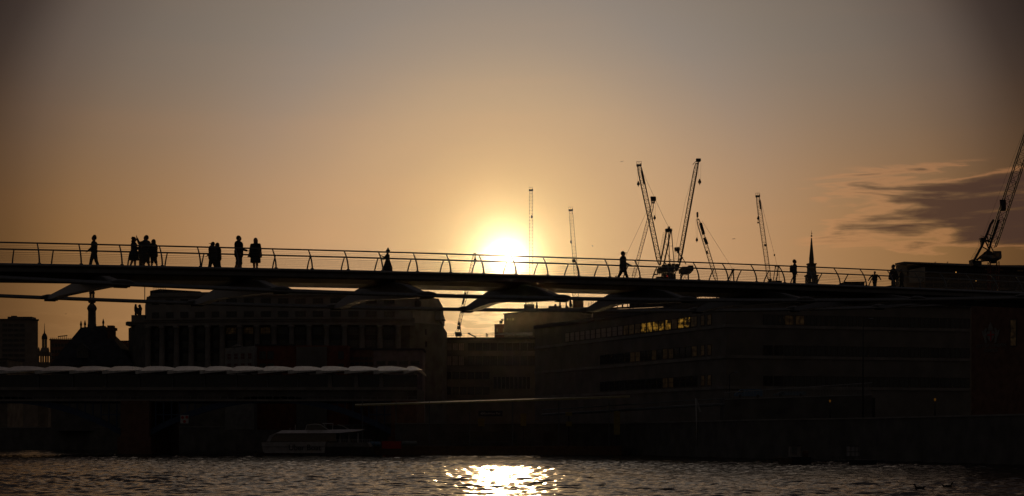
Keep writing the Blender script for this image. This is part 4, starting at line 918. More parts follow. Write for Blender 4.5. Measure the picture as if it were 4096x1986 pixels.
cr_.slab([T(-.75,.7),T(.75,.7),T(.78,-.2),T(.4,-.85),T(0,-1.15),T(-.4,-.85),T(-.78,-.2)], (0,-.12,0)); sh_ = cr_.build('crest_shield', LETM, sc)
x_ = MB(); x_.slab([T(-.13,.7),T(.13,.7),T(.13,-1.0),T(-.13,-1.0)], (0,-.2,0)); x_.slab([T(-.75,.18),T(.75,.18),T(.75,-.08),T(-.75,-.08)], (0,-.22,0)); x_.build('red_cross', RED, sh_)
for sd in (-1,1):
    k_ = MB(); P_ = [(.85,-1.4),(1.25,-1.3),(1.35,-.6),(1.75,.1),(1.95,.9),(1.6,.75),(1.45,.3),(1.35,.9),(1.05,1.25),(.8,1.1),(1.0,.7),(.85,.2),(.95,-.5)]
    k_.slab([T(sd*a_,b2) for a_, b2 in P_], (0,-.15,0)); k_.build('crest_supporter', LETM, sc)
k_ = MB(); k_.slab([T(-.45,.8),T(.45,.8),T(.5,1.35),T(.25,1.6),T(0,2.3),T(-.35,1.7),T(-.5,1.3)], (0,-.15,0)); k_.build('crest_helmet', LETM, sc)
window(sc, sp_(4052,1332)+Vector((0,-.05,0)), 1.4, 4.6, rzs, DIMGLOW, 1, 3)

# modern block with a thin overhanging roof, upper right
Y = 440
mb_ = thing('flat_roofed_block', W(3800,1700,Y), 'modern block under a thin oversailing flat roof with a crane behind it', 'building')
q = lambda px, y_=Y: GX(px,y_)
MB().prism([(q(3583),Y),(q(3617),Y-3),(q(4200),Y-3),(q(4200),Y+40),(q(3590,Y+40),Y+40)], 6.1, GZ(1066,Y)).build('wall', CONC, mb_)
m = MB(); vs = [W(3580,1054,Y-5),W(3617,1047,Y-8),W(3885,1061,Y-8),W(4210,1069,Y-8),W(4210,1078,Y+42),W(3580,1062,Y+42)]; m.slab(vs, (0,0,-.28)); m.build('oversailing_roof', ALU, mb_)
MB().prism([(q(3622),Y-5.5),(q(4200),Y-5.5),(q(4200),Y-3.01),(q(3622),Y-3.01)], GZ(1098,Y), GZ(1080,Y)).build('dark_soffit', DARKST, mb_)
MB().prism([(q(3584),Y-.3),(q(3616),Y-3.2),(q(3616),Y-3.0),(q(3584),Y-.01)], GZ(1104,Y), GZ(1062,Y)).build('pale_end_panel', mat('pale_panel', (.3,.29,.27), .7), mb_)
MB().prism([(q(3617),Y-6.5),(q(3670),Y-8),(q(3670),Y-5),(q(3617),Y-5)], GZ(1140,Y), [GZ(1090,Y),GZ(1080,Y),GZ(1080,Y),GZ(1090,Y)]).build('pale_end_panel', mat('pale_panel', (.3,.29,.27), .7), mb_)
for r_ in range(4): win_row(mb_, (q(3690),Y-3), (q(4150),Y-3), GZ(1128+r_*26,Y), GZ(1112+r_*26,Y), 14, GLASS, .9, 2, 1)
for px, py, m_ in ((3945,1078,DIMGLOW),(4005,1080,DIMGLOW),(4075,1084,DIMGLOW),(4088,1084,DIMGLOW)): window(mb_, W(px,py,Y-5.6), .9, .5, 0, m_, 1, 1)
for px in (3673,3741,3790): 
    m = MB(); m.tube([W(px,1056,Y),W(px,1047 if px > 3700 else 1050,Y)], .05, 4); m.tube([W(px-4,1049,Y),W(px,1053,Y),W(px+4,1048,Y)], .05, 4); m.build('roof_aerial', DARKST, mb_)
for i, (px, py) in enumerate(((3824,1091),(3904,1122),(3988,1160))):
    l_ = thing('wall_lamp', W(px,py,Y-7), ['topmost tiny warm lamp on the dark flat-roofed block','tiny warm lamp between two others on the dark flat-roofed block','tiny warm lamp nearest the walking deck on the dark flat-roofed block'][i], 'lamp', 'warm lamps on the dark block')
    MB().box(W(px,py,Y-7), (.13,.12,.4)).build('glowing_lens', LAMP, l_); m = MB(); m.box(W(px,py,Y-7)+Vector((0,.3,.4)), (.3,.8,.1)); m.build('bracket', DARKST, l_)
block(3380, 3458, 1131, 900, 24, 'squat far roof visible between the railings, between church spire and running child', SLATE)
o = thing('low_canopy_roof', W(3560,1146,470), 'thin tilted roof edge peeking out beside the bulky adult on the footbridge', 'roof')
m = MB(); m.slab([W(3531,1147,470),W(3575,1141,470),W(3620,1128,470),W(3620,1150,470)], (0,10,0)); m.build('roof_slab', DARKST, o)
MB().prism([(GX(3536,471),471),(GX(3620,471),471),(GX(3620,471),479),(GX(3536,471),479)], 6.1, GZ(1150,471)).build('wall', STONED, o)

# church spire
Y = 760
ch = thing('church_spire', W(3246,1700,Y), 'slender stone church steeple with open belfry, ball and weather vane', 'church')
c = Vector((GX(3246,Y), Y, 0))
def sq(w_, ya, yb, name='stage', m_=STONED): MB().box((c.x,Y,(GZ(ya,Y)+GZ(yb,Y))/2), (w_,w_,GZ(ya,Y)-GZ(yb,Y))).build(name, m_, ch)
px_ = Y/F
def openstage(w_, ya, yb, nmid):
    m = MB(); h0, h1 = GZ(yb,Y), GZ(ya,Y)
    for dx in [-1,1]+([0] if nmid else []):
        for dy in (-1,1): m.box((c.x+dx*(w_/2-.42),Y+dy*(w_/2-.42),(h0+h1)/2), (.84 if dx else .6,.84,h1-h0))
    m.box((c.x,Y,h0+.5), (w_-.02,w_-.02,1.0)); m.box((c.x,Y,h1-.45), (w_-.02,w_-.02,.9)); return m
sq(45*px_, 1140, 1380, 'tower')
m = openstage(44*px_, 1106, 1139, False)
for dx in (-.9,.9):
    m.box((c.x+dx,Y-1.9,GZ(1122,Y)), (.9,.6,GZ(1106,Y)-GZ(1139,Y)-.1)); m.box((c.x+dx,Y+1.9,GZ(1122,Y)), (.9,.6,GZ(1106,Y)-GZ(1139,Y)-.1))
m.build('bell_stage', STONED, ch)
sq(51*px_, 1102, 1105.8, 'cornice'); sq(34*px_, 1085, 1102, 'stage')
m = openstage(31*px_, 1060, 1085, True); m.build('open_belfry', STONED, ch)
sq(36*px_, 1055.5, 1059.8, 'cornice')
MB().lathe((c.x,Y,GZ(1055.5,Y)), [(10*px_,0),(9.6*px_,(20)*px_),(10*px_,21*px_),(8.8*px_,28*px_),(2.2*px_,100*px_),(3*px_,101*px_),(1.2*px_,103*px_)], 8).build('spire', STONED, ch)
MB().ball((c.x,Y,GZ(945,Y)), 3.6*px_, 12, 8).build('ball_finial', DARKST, ch, True)
m = MB(); m.tube([(c.x,Y,GZ(945,Y)),(c.x,Y,GZ(922,Y))], [.12,.05], 5); m.box((c.x+.1,Y,GZ(934,Y)), (.5,.08,.35)); m.build('weather_vane', DARKST, ch)

# ------------------------------------------------------------------ tower cranes
def crane(label, Y, base, tip, w, seg, red=False, hook=None, hook_from=None, tower=None, wire=None, tubes=(), head=None, m_=None, cage=True, thick=1.0):
    m_ = m_ or (CRANER if red else CRANE)
    k = Y/F; tx = tower[0] if tower else base[0]
    root = thing('tower_crane', W(tx, 1750, Y)+Vector((0,0,2.2)), label, 'crane', 'cranes on the skyline')
    seg_len = math.hypot(tip[0]-base[0], tip[1]-base[1])
    lattice(MB(), W(*base,Y), W(*tip,Y), w*k, seg, .10*thick, .042*thick, .35, .6).build('jib', m_, root)
    hw = w*k*.9; th = W(*tip,Y)
    hw *= 1.0 if cage else .5
    m = MB(); m.box(th, (hw*1.3,hw*.8,hw*.45)); m.box(th+Vector((hw*.45,0,hw*.1)), (hw*.3,hw*.9,hw*.7)); m.box(th+Vector((-hw*.5,0,0)), (hw*.3,hw*.9,hw*.6)); m.build('jib_head', DARKST, root)
    if cage:
        m = MB()
        for dx in (-.6,0,.6):
            for dy in (-.4,.4): m.tube([th+Vector((hw*dx,hw*dy,hw*.2)), th+Vector((hw*dx,hw*dy,hw*.95))], .045, 4)
        for dy in (-.4,.4): m.tube([th+Vector((-hw*.65,hw*dy,hw*.95)), th+Vector((hw*.65,hw*dy,hw*.95))], .045, 4)
        for dx in (-.6,.6): m.tube([th+Vector((hw*dx,-hw*.42,hw*.95)), th+Vector((hw*dx,hw*.42,hw*.95))], .045, 4)
        m.build('tip_cage', DARKST, root)
    if hook:
        hx, hy = hook; hc = W(hx,hy,Y); t0 = W(hook_from[0] if hook_from else hx, tip[1], Y)
        hr = MB()
        for dx in (-.45,.45): hr.tube([Vector((hc.x+dx,Y-.5,t0.z)), Vector((hc.x+dx*.6,Y-.5,hc.z+.8))], .035, 4)
        hr.build('hoist_rope', DARKST, root)
        b = MB(); b.lathe((hc.x,Y-.5,hc.z), [(.2,.9),(.28,.85),(.3,.35),(.52,.28),(.55,-.35),(.4,-.65),(.12,-.8),(.08,-1.3)], 10); b.build('hook_block', DARKST, root)
    if wire:
        m = MB(); m.tube([W(*p,Y) for p in wire], .06, 4); m.build('pendant_line', DARKST, root)
        for p, q_ in zip(wire[:-1], wire[1:]): pass
    for (p, q_, r_) in tubes: MB().tube([W(*p,Y-.3),W(*q_,Y-.3)], r_, 8).build('strut_tube', DARKST, root)
    if tower:
        tx, ty, tw_ = tower
        top = W(tx,ty,Y); bot = Vector((top.x,Y,6.1)); n = max(4, int((top.z-6.1)/3.2))
        lattice(MB(), bot, top, tw_*k, n, .16, .08).build('tower', m_, root)
    return root
def cbox(root, name, Y, x0, x1, y0, y1, dep, m_=None):
    a, b_ = GX(x0,Y), GX(x1,Y); z0, z1 = GZ(y1,Y), GZ(y0,Y); ch_ = min(b_-a, z1-z0)*.12
    m = MB(); m.slab([(a+ch_,Y-dep/2,z0),(b_-ch_,Y-dep/2,z0),(b_,Y-dep/2,z0+ch_*2),(b_-ch_*.5,Y-dep/2,z1),(a,Y-dep/2,z1)], (0,dep,0)); return m.build(name, m_ or DARKST, root)
def beam(root, name, Y, pts, r, m_=None): return MB().tube([W(*p,Y) for p in pts], r, 6).build(name, m_ or CRANE, root)

c1 = crane('tall straight crane jib seen end-on, closest to the sun glare', 960, (2125,1165), (2124,762), 14, 30, hook=(2127,868), tower=(2120,1170,18))
cbox(c1, 'cab', 960, 2108, 2121, 1150, 1166, 3)
c2 = crane('crane with a slightly tilted lone jib and hook block next to the end-on jib', 945, (2309,1160), (2283,842), 15, 24, hook=(2284,968), tower=(2302,1165,22))
cbox(c2, 'cab', 945, 2293, 2306, 1150, 1166, 3); cbox(c2, 'platform', 945, 2288, 2303, 1040, 1050, 2); cbox(c2, 'auxiliary_block', 945, 2306, 2311, 1068, 1076, 1)
c3 = crane('small leaning crane whose foot stands in the sunset gap under the bridge', 740, (1831,1325), (1899,1014), 12, 26, hook=(1901,1040), tower=(1834,1338,14), tubes=(((1862,1172),(1850,1218),.45),), cage=False)
cbox(c3, 'machinery_deck', 740, 1820, 1846, 1330, 1346, 4); cbox(c3, 'cab', 740, 1829, 1842, 1306, 1318, 2.5); beam(c3, 'a_frame', 740, [(1848,1345),(1836,1296)], .2); beam(c3, 'pendant_line', 740, [(1812,1345),(1836,1300),(1896,1020)], .05)
for p in ((1836,1296),(1838,1312)): beam(c3, 'winch', 740, [(p[0]-4,p[1]),(p[0]+5,p[1])], .6, DARKST)
c4 = crane('biggest crane, its jib and a-frame rising in a V from a bulky machinery deck', 650, (2640,1062), (2556,662), 17, 26, hook=(2553,736), tower=(2655,1118,60), wire=((2576,700),(2655,872),(2676,912)), tubes=(((2566,682),(2577,736),.38),), thick=1.5)
Y = 650
cbox(c4, 'machinery_deck', Y, 2629, 2698, 1076, 1092, 8); cbox(c4, 'engine_house', Y, 2648, 2700, 1098, 1122, 8); cbox(c4, 'winch_house', Y, 2648, 2668, 1061, 1078, 4); cbox(c4, 'counterweight', Y, 2670, 2682, 1057, 1078, 5); cbox(c4, 'counterweight', Y, 2686, 2697, 1058, 1078, 5); cbox(c4, 'base_ring', Y, 2622, 2700, 1112, 1128, 8); cbox(c4, 'side_platform', Y, 2616, 2628, 1098, 1101, 3)
cbox(c4, 'a_frame_head', Y, 2661, 2688, 917, 929, 3); cbox(c4, 'a_frame_head', Y, 2671, 2680, 908, 918, 2)
for pts, r_ in (([(2666,926),(2655,985),(2640,1060)],.30),([(2682,926),(2668,1000),(2654,1064)],.28),([(2686,928),(2697,1064)],.16),([(2673,928),(2680,1062)],.16)): beam(c4, 'a_frame_leg', Y, pts, r_)
for pts in ([(2656,985),(2672,1020),(2678,1058)],[(2664,1002),(2690,1056)],[(2655,978),(2668,978)],[(2661,958),(2670,958)],[(2660,960),(2672,1000)],[(2650,1010),(2664,1040)],[(2692,985),(2676,985)],[(2694,1040),(2678,1040)],[(2662,940),(2680,975)]): beam(c4, 'a_frame_brace', Y, pts, .07)
m = MB()
for i in range(20): a_ = W(2658-i*1.1,932+i*6.2,Y-1.5); m.tube([a_, a_+Vector((-.5,0,0))], .05, 4)
m.tube([W(2658,930,Y-1.5),W(2636,1054,Y-1.5)], .04, 4); m.tube([W(2653,930,Y-1.5),W(2631,1054,Y-1.5)], .04, 4); m.build('ladder', DARKST, c4)
for i in range(9): cbox(c4, 'deck_strut', Y, 2630+i*7.6, 2632.5+i*7.6, 1090, 1102, 1.5)
MB().box(W(2669,1106,Y-4.3), (.26,.2,.26)).build('red_warning_lamp', REDLAMP, c4)
c5 = crane('crane with a heavy-chorded jib and rounded cab beside the biggest crane', 600, (2716,1052), (2787,655), 15, 22, hook=(2798,728), tower=(2738,1092,30), thick=1.4, cage=False)
Y = 600
MB().tube([W(2721,1052,Y-.7),W(2794,650,Y-.7)], .22, 6).build('main_chord', CRANE, c5)
cbox(c5, 'jib_nose', Y, 2784, 2803, 636, 648, 1.6); beam(c5, 'nose_strut', Y, [(2771,660),(2788,641)], .1)
cbox(c5, 'cab', Y, 2752, 2773, 1064, 1086, 3); cbox(c5, 'slewing_deck', Y, 2716, 2765, 1078, 1094, 5); cbox(c5, 'engine_house', Y, 2726, 2750, 1069, 1080, 3.5); cbox(c5, 'tower_head', Y, 2722, 2754, 1095, 1099, 3)
cbox(c5, 'counterweight', Y, 2697, 2713, 1058, 1083, 4)
beam(c5, 'luffing_strut', Y, [(2708,1085),(2726,1036),(2731,1030)], .25); beam(c5, 'luffing_strut', Y, [(2730,1032),(2744,1058)], .14); beam(c5, 'luffing_strut', Y, [(2691,1112),(2721,1056)], .18); beam(c5, 'luffing_strut', Y, [(2710,1046),(2727,1032)], .2); beam(c5, 'luffing_strut', Y, [(2712,1012),(2730,1032)], .18)
MB().tube([W(2698,999,Y-1),W(2711,998,Y-1)], .75, 10).build('winch_drum', DARKST, c5); cbox(c5, 'winch_frame', Y, 2708, 2716, 990, 1012, 2)
m = MB()
for i in range(7): m.tube([W(2699,1010+i*6,Y-1),W(2710,1010+i*6,Y-1)], .05, 4)
m.tube([W(2700,1008,Y-1),W(2698,1050,Y-1)], .05, 4); m.build('ladder_cage', DARKST, c5)
beam(c5, 'hoist_line', Y, [(2702,1000),(2742,800),(2790,650)], .03)
c4b = crane('slim crane whose jib crosses behind the biggest crane like an X', 720, (2528,1130), (2612,812), 12, 24, hook=(2618,872), tower=(2526,1130,14), wire=((2590,840),(2520,990),(2464,1106)))
cbox(c4b, 'jib_nose', 720, 2602, 2624, 788, 806, 2); cbox(c4b, 'anchor_block', 720, 2461, 2467, 1105, 1112, 1)
c6 = crane('short-jibbed crane with two dark tubes along its jib and a long pendant line', 760, (2868,1128), (2791,878), 14, 20, hook=(2787,960), tower=(2872,1130,14), wire=((2808,884),(2911,1046),(2932,1080)), tubes=(((2802,893),(2815,938),.7),((2818,952),(2828,978),.7),((2826,1005),(2829,1016),.5)), cage=False)
cbox(c6, 'tip_basket', 760, 2786, 2793, 850, 870, 1.5); beam(c6, 'tip_mast', 760, [(2789,876),(2787,853)], .1)
beam(c6, 'a_frame_leg', 760, [(2932,1078),(2911,1126)], .3); beam(c6, 'a_frame_leg', 760, [(2932,1078),(2936,1128)], .3); beam(c6, 'a_frame_leg', 760, [(2934,1080),(2920,1124)], .12); cbox(c6, 'a_frame_head', 760, 2926, 2937, 1076, 1086, 2); cbox(c6, 'machinery_deck', 760, 2868, 2945, 1126, 1136, 4)
c7 = crane('lone crane with a slim a-frame, next to the backpack wearer', 800, (3078,1126), (3031,786), 15, 24, hook=(3032,874), tower=(3085,1128,16), wire=((3042,800),(3098,1020),(3108,1062)), tubes=(((3038,802),(3043,838),.35),))
cbox(c7, 'sling_weight', 800, 3029, 3036, 890, 894, 1); beam(c7, 'sling', 800, [(3032,878),(3032,890)], .1, DARKST); cbox(c7, 'pulley', 800, 3095, 3100, 1018, 1025, 1)
cbox(c7, 'a_frame_head', 800, 3099, 3117, 1062, 1068, 2); cbox(c7, 'machinery_deck', 800, 3070, 3125, 1126, 1138, 5); cbox(c7, 'jib_foot', 800, 3074, 3086, 1116, 1126, 3); cbox(c7, 'jib_platform', 800, 3057, 3066, 978, 986, 1.5)
for pts, r_ in (([(3102,1066),(3092,1130)],.2),([(3113,1066),(3105,1130)],.25),([(3116,1066),(3117,1130)],.12),([(3102,1068),(3113,1100),(3098,1124)],.1)): beam(c7, 'a_frame_leg', 800, pts, r_)
# the near crane at the right edge
Y = 380; k_ = Y/F
c8 = thing('tower_crane', W(3974,1750,Y)+Vector((0,0,2.2)), 'largest-looking near crane, in front of the cloud bank, with a lettered machinery panel', 'crane', 'cranes on the skyline')
jb, jt = (3968,985), (4175,360)
lattice(MB(), W(*jb,Y), W(*jt,Y), 1.75, 17, .13, .05, .9, .6, side=Vector((0,1,0))).build('jib', DARKST, c8)
for pts, r_ in (([(3895,1046),(3926,988),(3951,930),(3962,900),(3975,880)],.27),([(3955,1003),(3966,965),(3984,918),(3996,880)],.24),([(3906,1042),(3953,1002)],.22),([(3930,988),(3954,1002)],.13),([(3940,962),(3956,998)],.16),([(3941,962),(3966,970)],.2),([(3955,1003),(3970,1022)],.26),([(3963,985),(3974,1008)],.12),([(3906,1050),(3950,1042)],.16),([(3947,938),(3953,966)],.12),([(3952,966),(3976,938)],.14),([(3950,936),(3974,948)],.1)): beam(c8, 'jib_foot_strut', Y, pts, r_, DARKST)
cbox(c8, 'counterweight', Y, 3882, 3896, 1041, 1056, 3); cbox(c8, 'winch_base', Y, 3884, 3920, 1046, 1064, 3)
cbox(c8, 'machinery_panel', Y, 3923, 3964, 1023, 1037, 2.4, mat('grey_panel_paint', (.22,.22,.22), .6)); cbox(c8, 'generator_box', Y, 3940, 3962, 1008, 1023, 2.2); cbox(c8, 'machinery_deck', Y, 3931, 3990, 1036, 1044, 3)
cbox(c8, 'cab', Y, 3970, 4001, 1007, 1040, 2.4, mat('cab_paint', (.16,.16,.165), .5)); 
m = MB(); m.box(W(3990,1020,Y-1.25), (.75,.1,.75)); m.build('cab_window', DIMGLOW, c8)
m = MB(); m.lathe(W(3972,1052,Y), [(.7,-.1),(.9,.15),(.95,.4),(.6,.6)], 12); m.build('slewing_ring', DARKST, c8)
lettering('mace', .62, DARKST, c8, W(3948,1030,Y-1.25), 0, bold=True)
MB().box(W(3929,1030,Y-1.24), (.55,.06,.3)).build('logo_mark', DARKST, c8)
top = W(3974,1048,Y); lattice(MB(), Vector((top.x,Y,6.1)), top, 1.9, 16, .12, .06).build('tower', CRANER, c8)
cbox(c8, 'motor', Y, 3921, 3936, 953, 968, 1.4); cbox(c8, 'motor', Y, 3924, 3932, 968, 984, 1.2)
for (x0,y0,x1,y1,n_) in ((3912,970,3922,943,2),(3922,943,3937,948,3),(3911,985,3917,972,3),(3898,1016,3908,994,4),(3884,1036,3896,1014,4)):
    m = MB(); a_, b_ = W(x0,y0,Y-.8), W(x1,y1,Y-.8); o_ = Vector((.75,0,-.38))
    m.tube([a_,b_], .03, 4); m.tube([a_+o_,b_+o_], .03, 4); m.tube([a_+o_*.5,b_+o_*.5], .02, 4)
    for i in range(n_+1): m.tube([a_.lerp(b_,i/n_), a_.lerp(b_,i/n_)+o_], .025, 4)
    m.build('access_cage', DARKST, c8)
beam(c8, 'hoist_line', Y, [(3932,945),(4050,640),(4150,380)], .02, DARKST); cbox(c8, 'jib_panel', Y, 3999, 4024, 800, 845, .3)

# ------------------------------------------------------------------ pier with its canopy
Y = 384
pr = thing('floating_pier', W(1950,1810,Y), 'long floating passenger pier with a thin canopy roof on slender columns', 'pier')
MB().prism([(GX(1330,Y),Y),(GX(2486,Y),Y),(GX(2486,Y),Y+9),(GX(1330,Y),Y+9)], -.4, GZ(1786,Y)).build('pontoon', mat('pontoon_steel', (.14,.08,.04), .6), pr)
m = MB(); m.slab([W(1420,1626,Y-1),W(2110,1606,Y-1),W(2520,1591,Y-1),W(2520,1587,Y+10),W(2110,1600,Y+10),W(1420,1621,Y+10)], (0,0,.28)); m.build('canopy_roof', mat('canopy_metal', (.36,.32,.16), .35, .3), pr)
for px in (1450,1584,1718,1879,2050,2235,2436):
    MB().tube([W(px,1790,Y+1),W(px,1606,Y+1)], .13, 8).build('canopy_column', STEEL, pr)
m = MB()
for i in range(60): m.tube([W(1335+i*19.4,1787,Y+.15),W(1335+i*19.4,1768,Y+.15)], .03, 4)
for py in (1768,1777): m.tube([W(1332,py,Y+.15),W(2484,py,Y+.15)], .035, 4)
m.build('deck_railing', STEEL, pr)
MB().box(W(1340,1700,Y+5)+Vector((34,0,-2.8)), (14,3,2.6)).build('waiting_room', mat('waiting_room_glass', (.05,.05,.05), .2), pr)
o = thing('pier_sign', W(1962,1655,Y-.2), 'long dark name board under the pier canopy with pale letters', 'sign')
MB().box(W(1962,1655,Y-.1), (5.4,.12,1.25)).build('board', mat('sign_blue', (.03,.035,.06), .5), o)
lettering('Blackfriars Pier', .62, WHITEP, o, W(1968,1655,Y-.2), 0)
m = MB(); c = W(1929,1655,Y-.25)
for i in range(16): a0, a1 = i*math.pi/8, (i+1)*math.pi/8; m.tube([c+Vector((.24*math.cos(a0),0,.24*math.sin(a0))), c+Vector((.24*math.cos(a1),0,.24*math.sin(a1)))], .05, 4)
m.box(c, (.75,.05,.11)); m.build('roundel', WHITEP, o)
for i, (x0, x1, y0, y1) in enumerate(((1912,1938,1675,1706),(2082,2105,1655,1705),(2262,2288,1650,1664),(2264,2287,1687,1706),(2455,2480,1645,1740))):
    lab = ['yellowish panel under the name board on the pier','tall yellowish panel between the third and fourth visible pier columns','small yellowish panel close under the canopy, above a matching one on the pier','small yellowish panel directly below a matching one on the pier','tallest yellowish panel on the pier, near the foot of the sloping walkway'][i]
    c = W((x0+x1)/2,(y0+y1)/2,Y+2); pn = thing('display_panel', (c.x,c.y,GZ(1787,Y)), lab, 'panel', 'yellow panels on the pier')
    MB().box(c, (GX(x1,Y)-GX(x0,Y),.2,GZ(y0,Y)-GZ(y1,Y))).build('panel', YELLOWP, pn); MB().box((c.x,c.y+.2,(c.z+GZ(1787,Y))/2), (.2,.15,c.z-GZ(1787,Y))).build('panel_stand', DARKST, pn)
o = thing('red_banner', W(1566,1780,Y-.3), 'red cloth banner hung on the pier railing behind the boat', 'banner')
MB().box(W(1566,1781,Y-.12), (4.3,.06,1.65)).build('cloth', RED, o)
for sx in (-2.1,2.1): MB().tube([W(1566,1765,Y-.05)+Vector((sx,0,.2)), W(1566,1797,Y-.05)+Vector((sx,0,0))], .04, 4).build('side_batten', STEEL, o)
def capsule_tank(px0, px1, y0, y1, label, m_, name='life_raft_canister'):
    a, b_ = W(px0,(y0+y1)/2,Y-1.2), W(px1,(y0+y1)/2,Y-1.2); r_ = (GZ(y0,Y)-GZ(y1,Y))/2
    o = thing(name, (a+b_)/2, label, 'canister'); m = MB(); L = (b_.x-a.x)
    m.tube([a,a+Vector((L*.05,0,0)),a+Vector((L*.12,0,0)),b_-Vector((L*.12,0,0)),b_-Vector((L*.05,0,0)),b_], [r_*.6,r_*.88,r_,r_,r_*.88,r_*.6], 14); m.build('shell', m_, o, True)
    m = MB(); m.tube([a+Vector((L*.5-.06,0,0)),a+Vector((L*.5+.06,0,0))], r_*1.03, 14); m.build('strap', STEEL, o)
capsule_tank(1472,1524,1767,1787,'pale blue rounded canister beside the red banner', BLUEP); capsule_tank(1608,1668,1765,1783,'grey rounded canister on the far side of the red banner from the boat', mat('grey_shell', (.2,.22,.22), .4))

# river boat
Y = 372
bt = thing('river_boat', W(1190,1818,Y), 'white catamaran river bus with lettering on its hull moored by the pier', 'boat')
def hullprof(pts, y0, y1, name, m_, parent=bt): return MB().slab([W(px,py,y0) for px, py in pts], (0,y1-y0,0)).build(name, m_, parent)
hullprof([(1050,1812),(1300,1822),(1486,1822),(1486,1788),(1302,1788),(1046,1786)], Y+.06, Y+8.9, 'lower_hull', mat('hull_dark', (.04,.035,.035), .5))
hullprof([(1052,1808),(1060,1813),(1298,1813),(1304,1767),(1046,1771),(1048,1790)], Y, Y+9, 'hull_side', mat('boat_white', (.42,.40,.40), .35), bt)
hullprof([(1048,1787.5),(1303,1787.5),(1303,1789.5),(1049,1789.5)], Y-.06, Y-.005, 'rubbing_strake', DARKST)
hullprof([(1305,1770),(1470,1772),(1480,1787.6),(1305,1787.6)], Y+.1, Y+8.8, 'stern_bulwark', mat('boat_grey', (.2,.19,.18), .5))
hullprof([(1072,1766.5),(1106,1733),(1345,1733),(1345,1766.5)], Y+.6, Y+8.4, 'saloon_glazing', mat('saloon_glass', (.10,.095,.085), .08, 0, .1, 1, spec=1.0))
hullprof([(1066,1766.8),(1078,1743),(1106,1731),(1107,1735),(1088,1750),(1080,1766.8)], Y+.5, Y+8.5, 'bow_frame', mat('boat_white', (.42,.40,.40), .35))
m = MB(); vs = [W(1104,1733,Y+.2),W(1352,1732,Y+.2),W(1440,1724,Y+.2),W(1452,1719,Y+2),W(1440,1719,Y+7),W(1120,1722,Y+7),W(1120,1722.5,Y+2.2)]
m.add([W(1104,1734,Y+.2),W(1352,1733,Y+.2),W(1436,1725,Y+.2),W(1462,1718,Y+4.5),W(1436,1725,Y+8.8),W(1352,1733,Y+8.8),W(1104,1734,Y+8.8),W(1128,1722,Y+3),W(1300,1720,Y+3),W(1420,1718,Y+3),W(1420,1718,Y+6),W(1300,1720,Y+6),W(1128,1722,Y+6)], [(0,1,8,7),(1,2,9,8),(2,3,9),(3,10,9),(3,4,10),(4,5,11,10),(5,6,12,11),(6,0,7,12),(7,8,11,12),(8,9,10,11),(0,6,5,4,3,2,1)])
m.build('cabin_roof', mat('roof_white', (.50,.46,.44), .35), bt)
hullprof([(1222,1721),(1228,1702),(1262,1698),(1282,1702),(1312,1720)], Y+3, Y+6, 'wheelhouse', mat('saloon_glass', (.10,.095,.085), .08, 0, .1, 1, spec=1.0))
m = MB()
for y_ in (Y+2.95,Y+6.05): m.tube([W(1222,1721,y_),W(1228,1701,y_),W(1262,1697,y_),W(1284,1701,y_),W(1314,1720,y_)], .07, 5)
m.build('wheelhouse_frame', WHITEP, bt)
m = MB(); m.tube([W(1350,1699,Y+4),W(1368,1704,Y+4),W(1398,1719,Y+4)], .06, 5); m.tube([W(1290,1695,Y+4),W(1332,1695,Y+4)], .08, 5); m.tube([W(1332,1695,Y+4),W(1330,1720,Y+4)], .06, 5); m.tube([W(1294,1695,Y+4),W(1300,1706,Y+4)], .06, 5); m.build('radar_arch', WHITEP, bt)
for px, yt in ((1181,1700),(1160,1714)): MB().tube([W(px,1723,Y+4),W(px,yt,Y+4)], .06, 5).build('mast', WHITEP, bt)
lettering('Uber Boat', 1.75, mat('black_lettering', (.015,.015,.015), .5), bt, W(1219,1792,Y-.08), 0, sx=.95)
m = MB()
for i in range(16): m.tube([W(1345+i*9.5,1771,Y+.2),W(1345+i*9.5,1760,Y+.2)], .03, 4)
m.tube([W(1345,1760,Y+.2),W(1488,1760,Y+.2)], .035, 4); m.build('stern_railing', WHITEP, bt)
for i in range(3): MB().box(W(1360+i*36,1752,Y+3), (.25,.25,2.1)).build('deck_post', WHITEP, bt)

# moored raft
Y = 250
rt = thing('mooring_raft', W(3330,1858,Y), 'low work raft of two dark floats joined by a railed walkway', 'raft')
for x0, x1, y0, y1, d in ((3167,3246,1829,1861,3.5),(3414,3508,1841,1864,3.5)):
    m = MB(); m.slab([W(x0,y0,Y),W(x1,y0,Y),W(x1-1,y1+4,Y),W(x0+3,y1+4,Y)], (0,d,0)); m.build('float', mat('raft_float', (.02,.02,.028), .6), rt)
m = MB(); m.prism([(GX(3246,Y),Y+1),(GX(3414,Y),Y+1),(GX(3414,Y),Y+2.4),(GX(3246,Y),Y+2.4)], GZ(1846,Y), GZ(1842,Y)); m.build('walkway', DARKST, rt)
m = MB()
for i in range(40): m.tube([W(3246+i*4.3,1856,Y+1),W(3246+i*4.3,1846,Y+1)], .02, 4)
for py in (1829,1836,1856): m.tube([W(3246,py,Y+1),W(3414,py,Y+1)], .035, 4)
for i in range(7): m.tube([W(3250+i*27,1844,Y+1),W(3250+i*27,1829,Y+1)], .04, 4)
m.build('walkway_railing', DARKST, rt)
m = MB(); m.slab([W(3104,1832,Y+2),W(3168,1834,Y),W(3168,1860,Y),W(3130,1860,Y+1)], (0,2,0)); m.build('bow_float', mat('raft_wood', (.10,.07,.05), .8), rt)
o = thing('equipment_cabin', W(3178,1828,Y+1), 'small pale square cabin with a door, beside the drum on the raft', 'cabin')
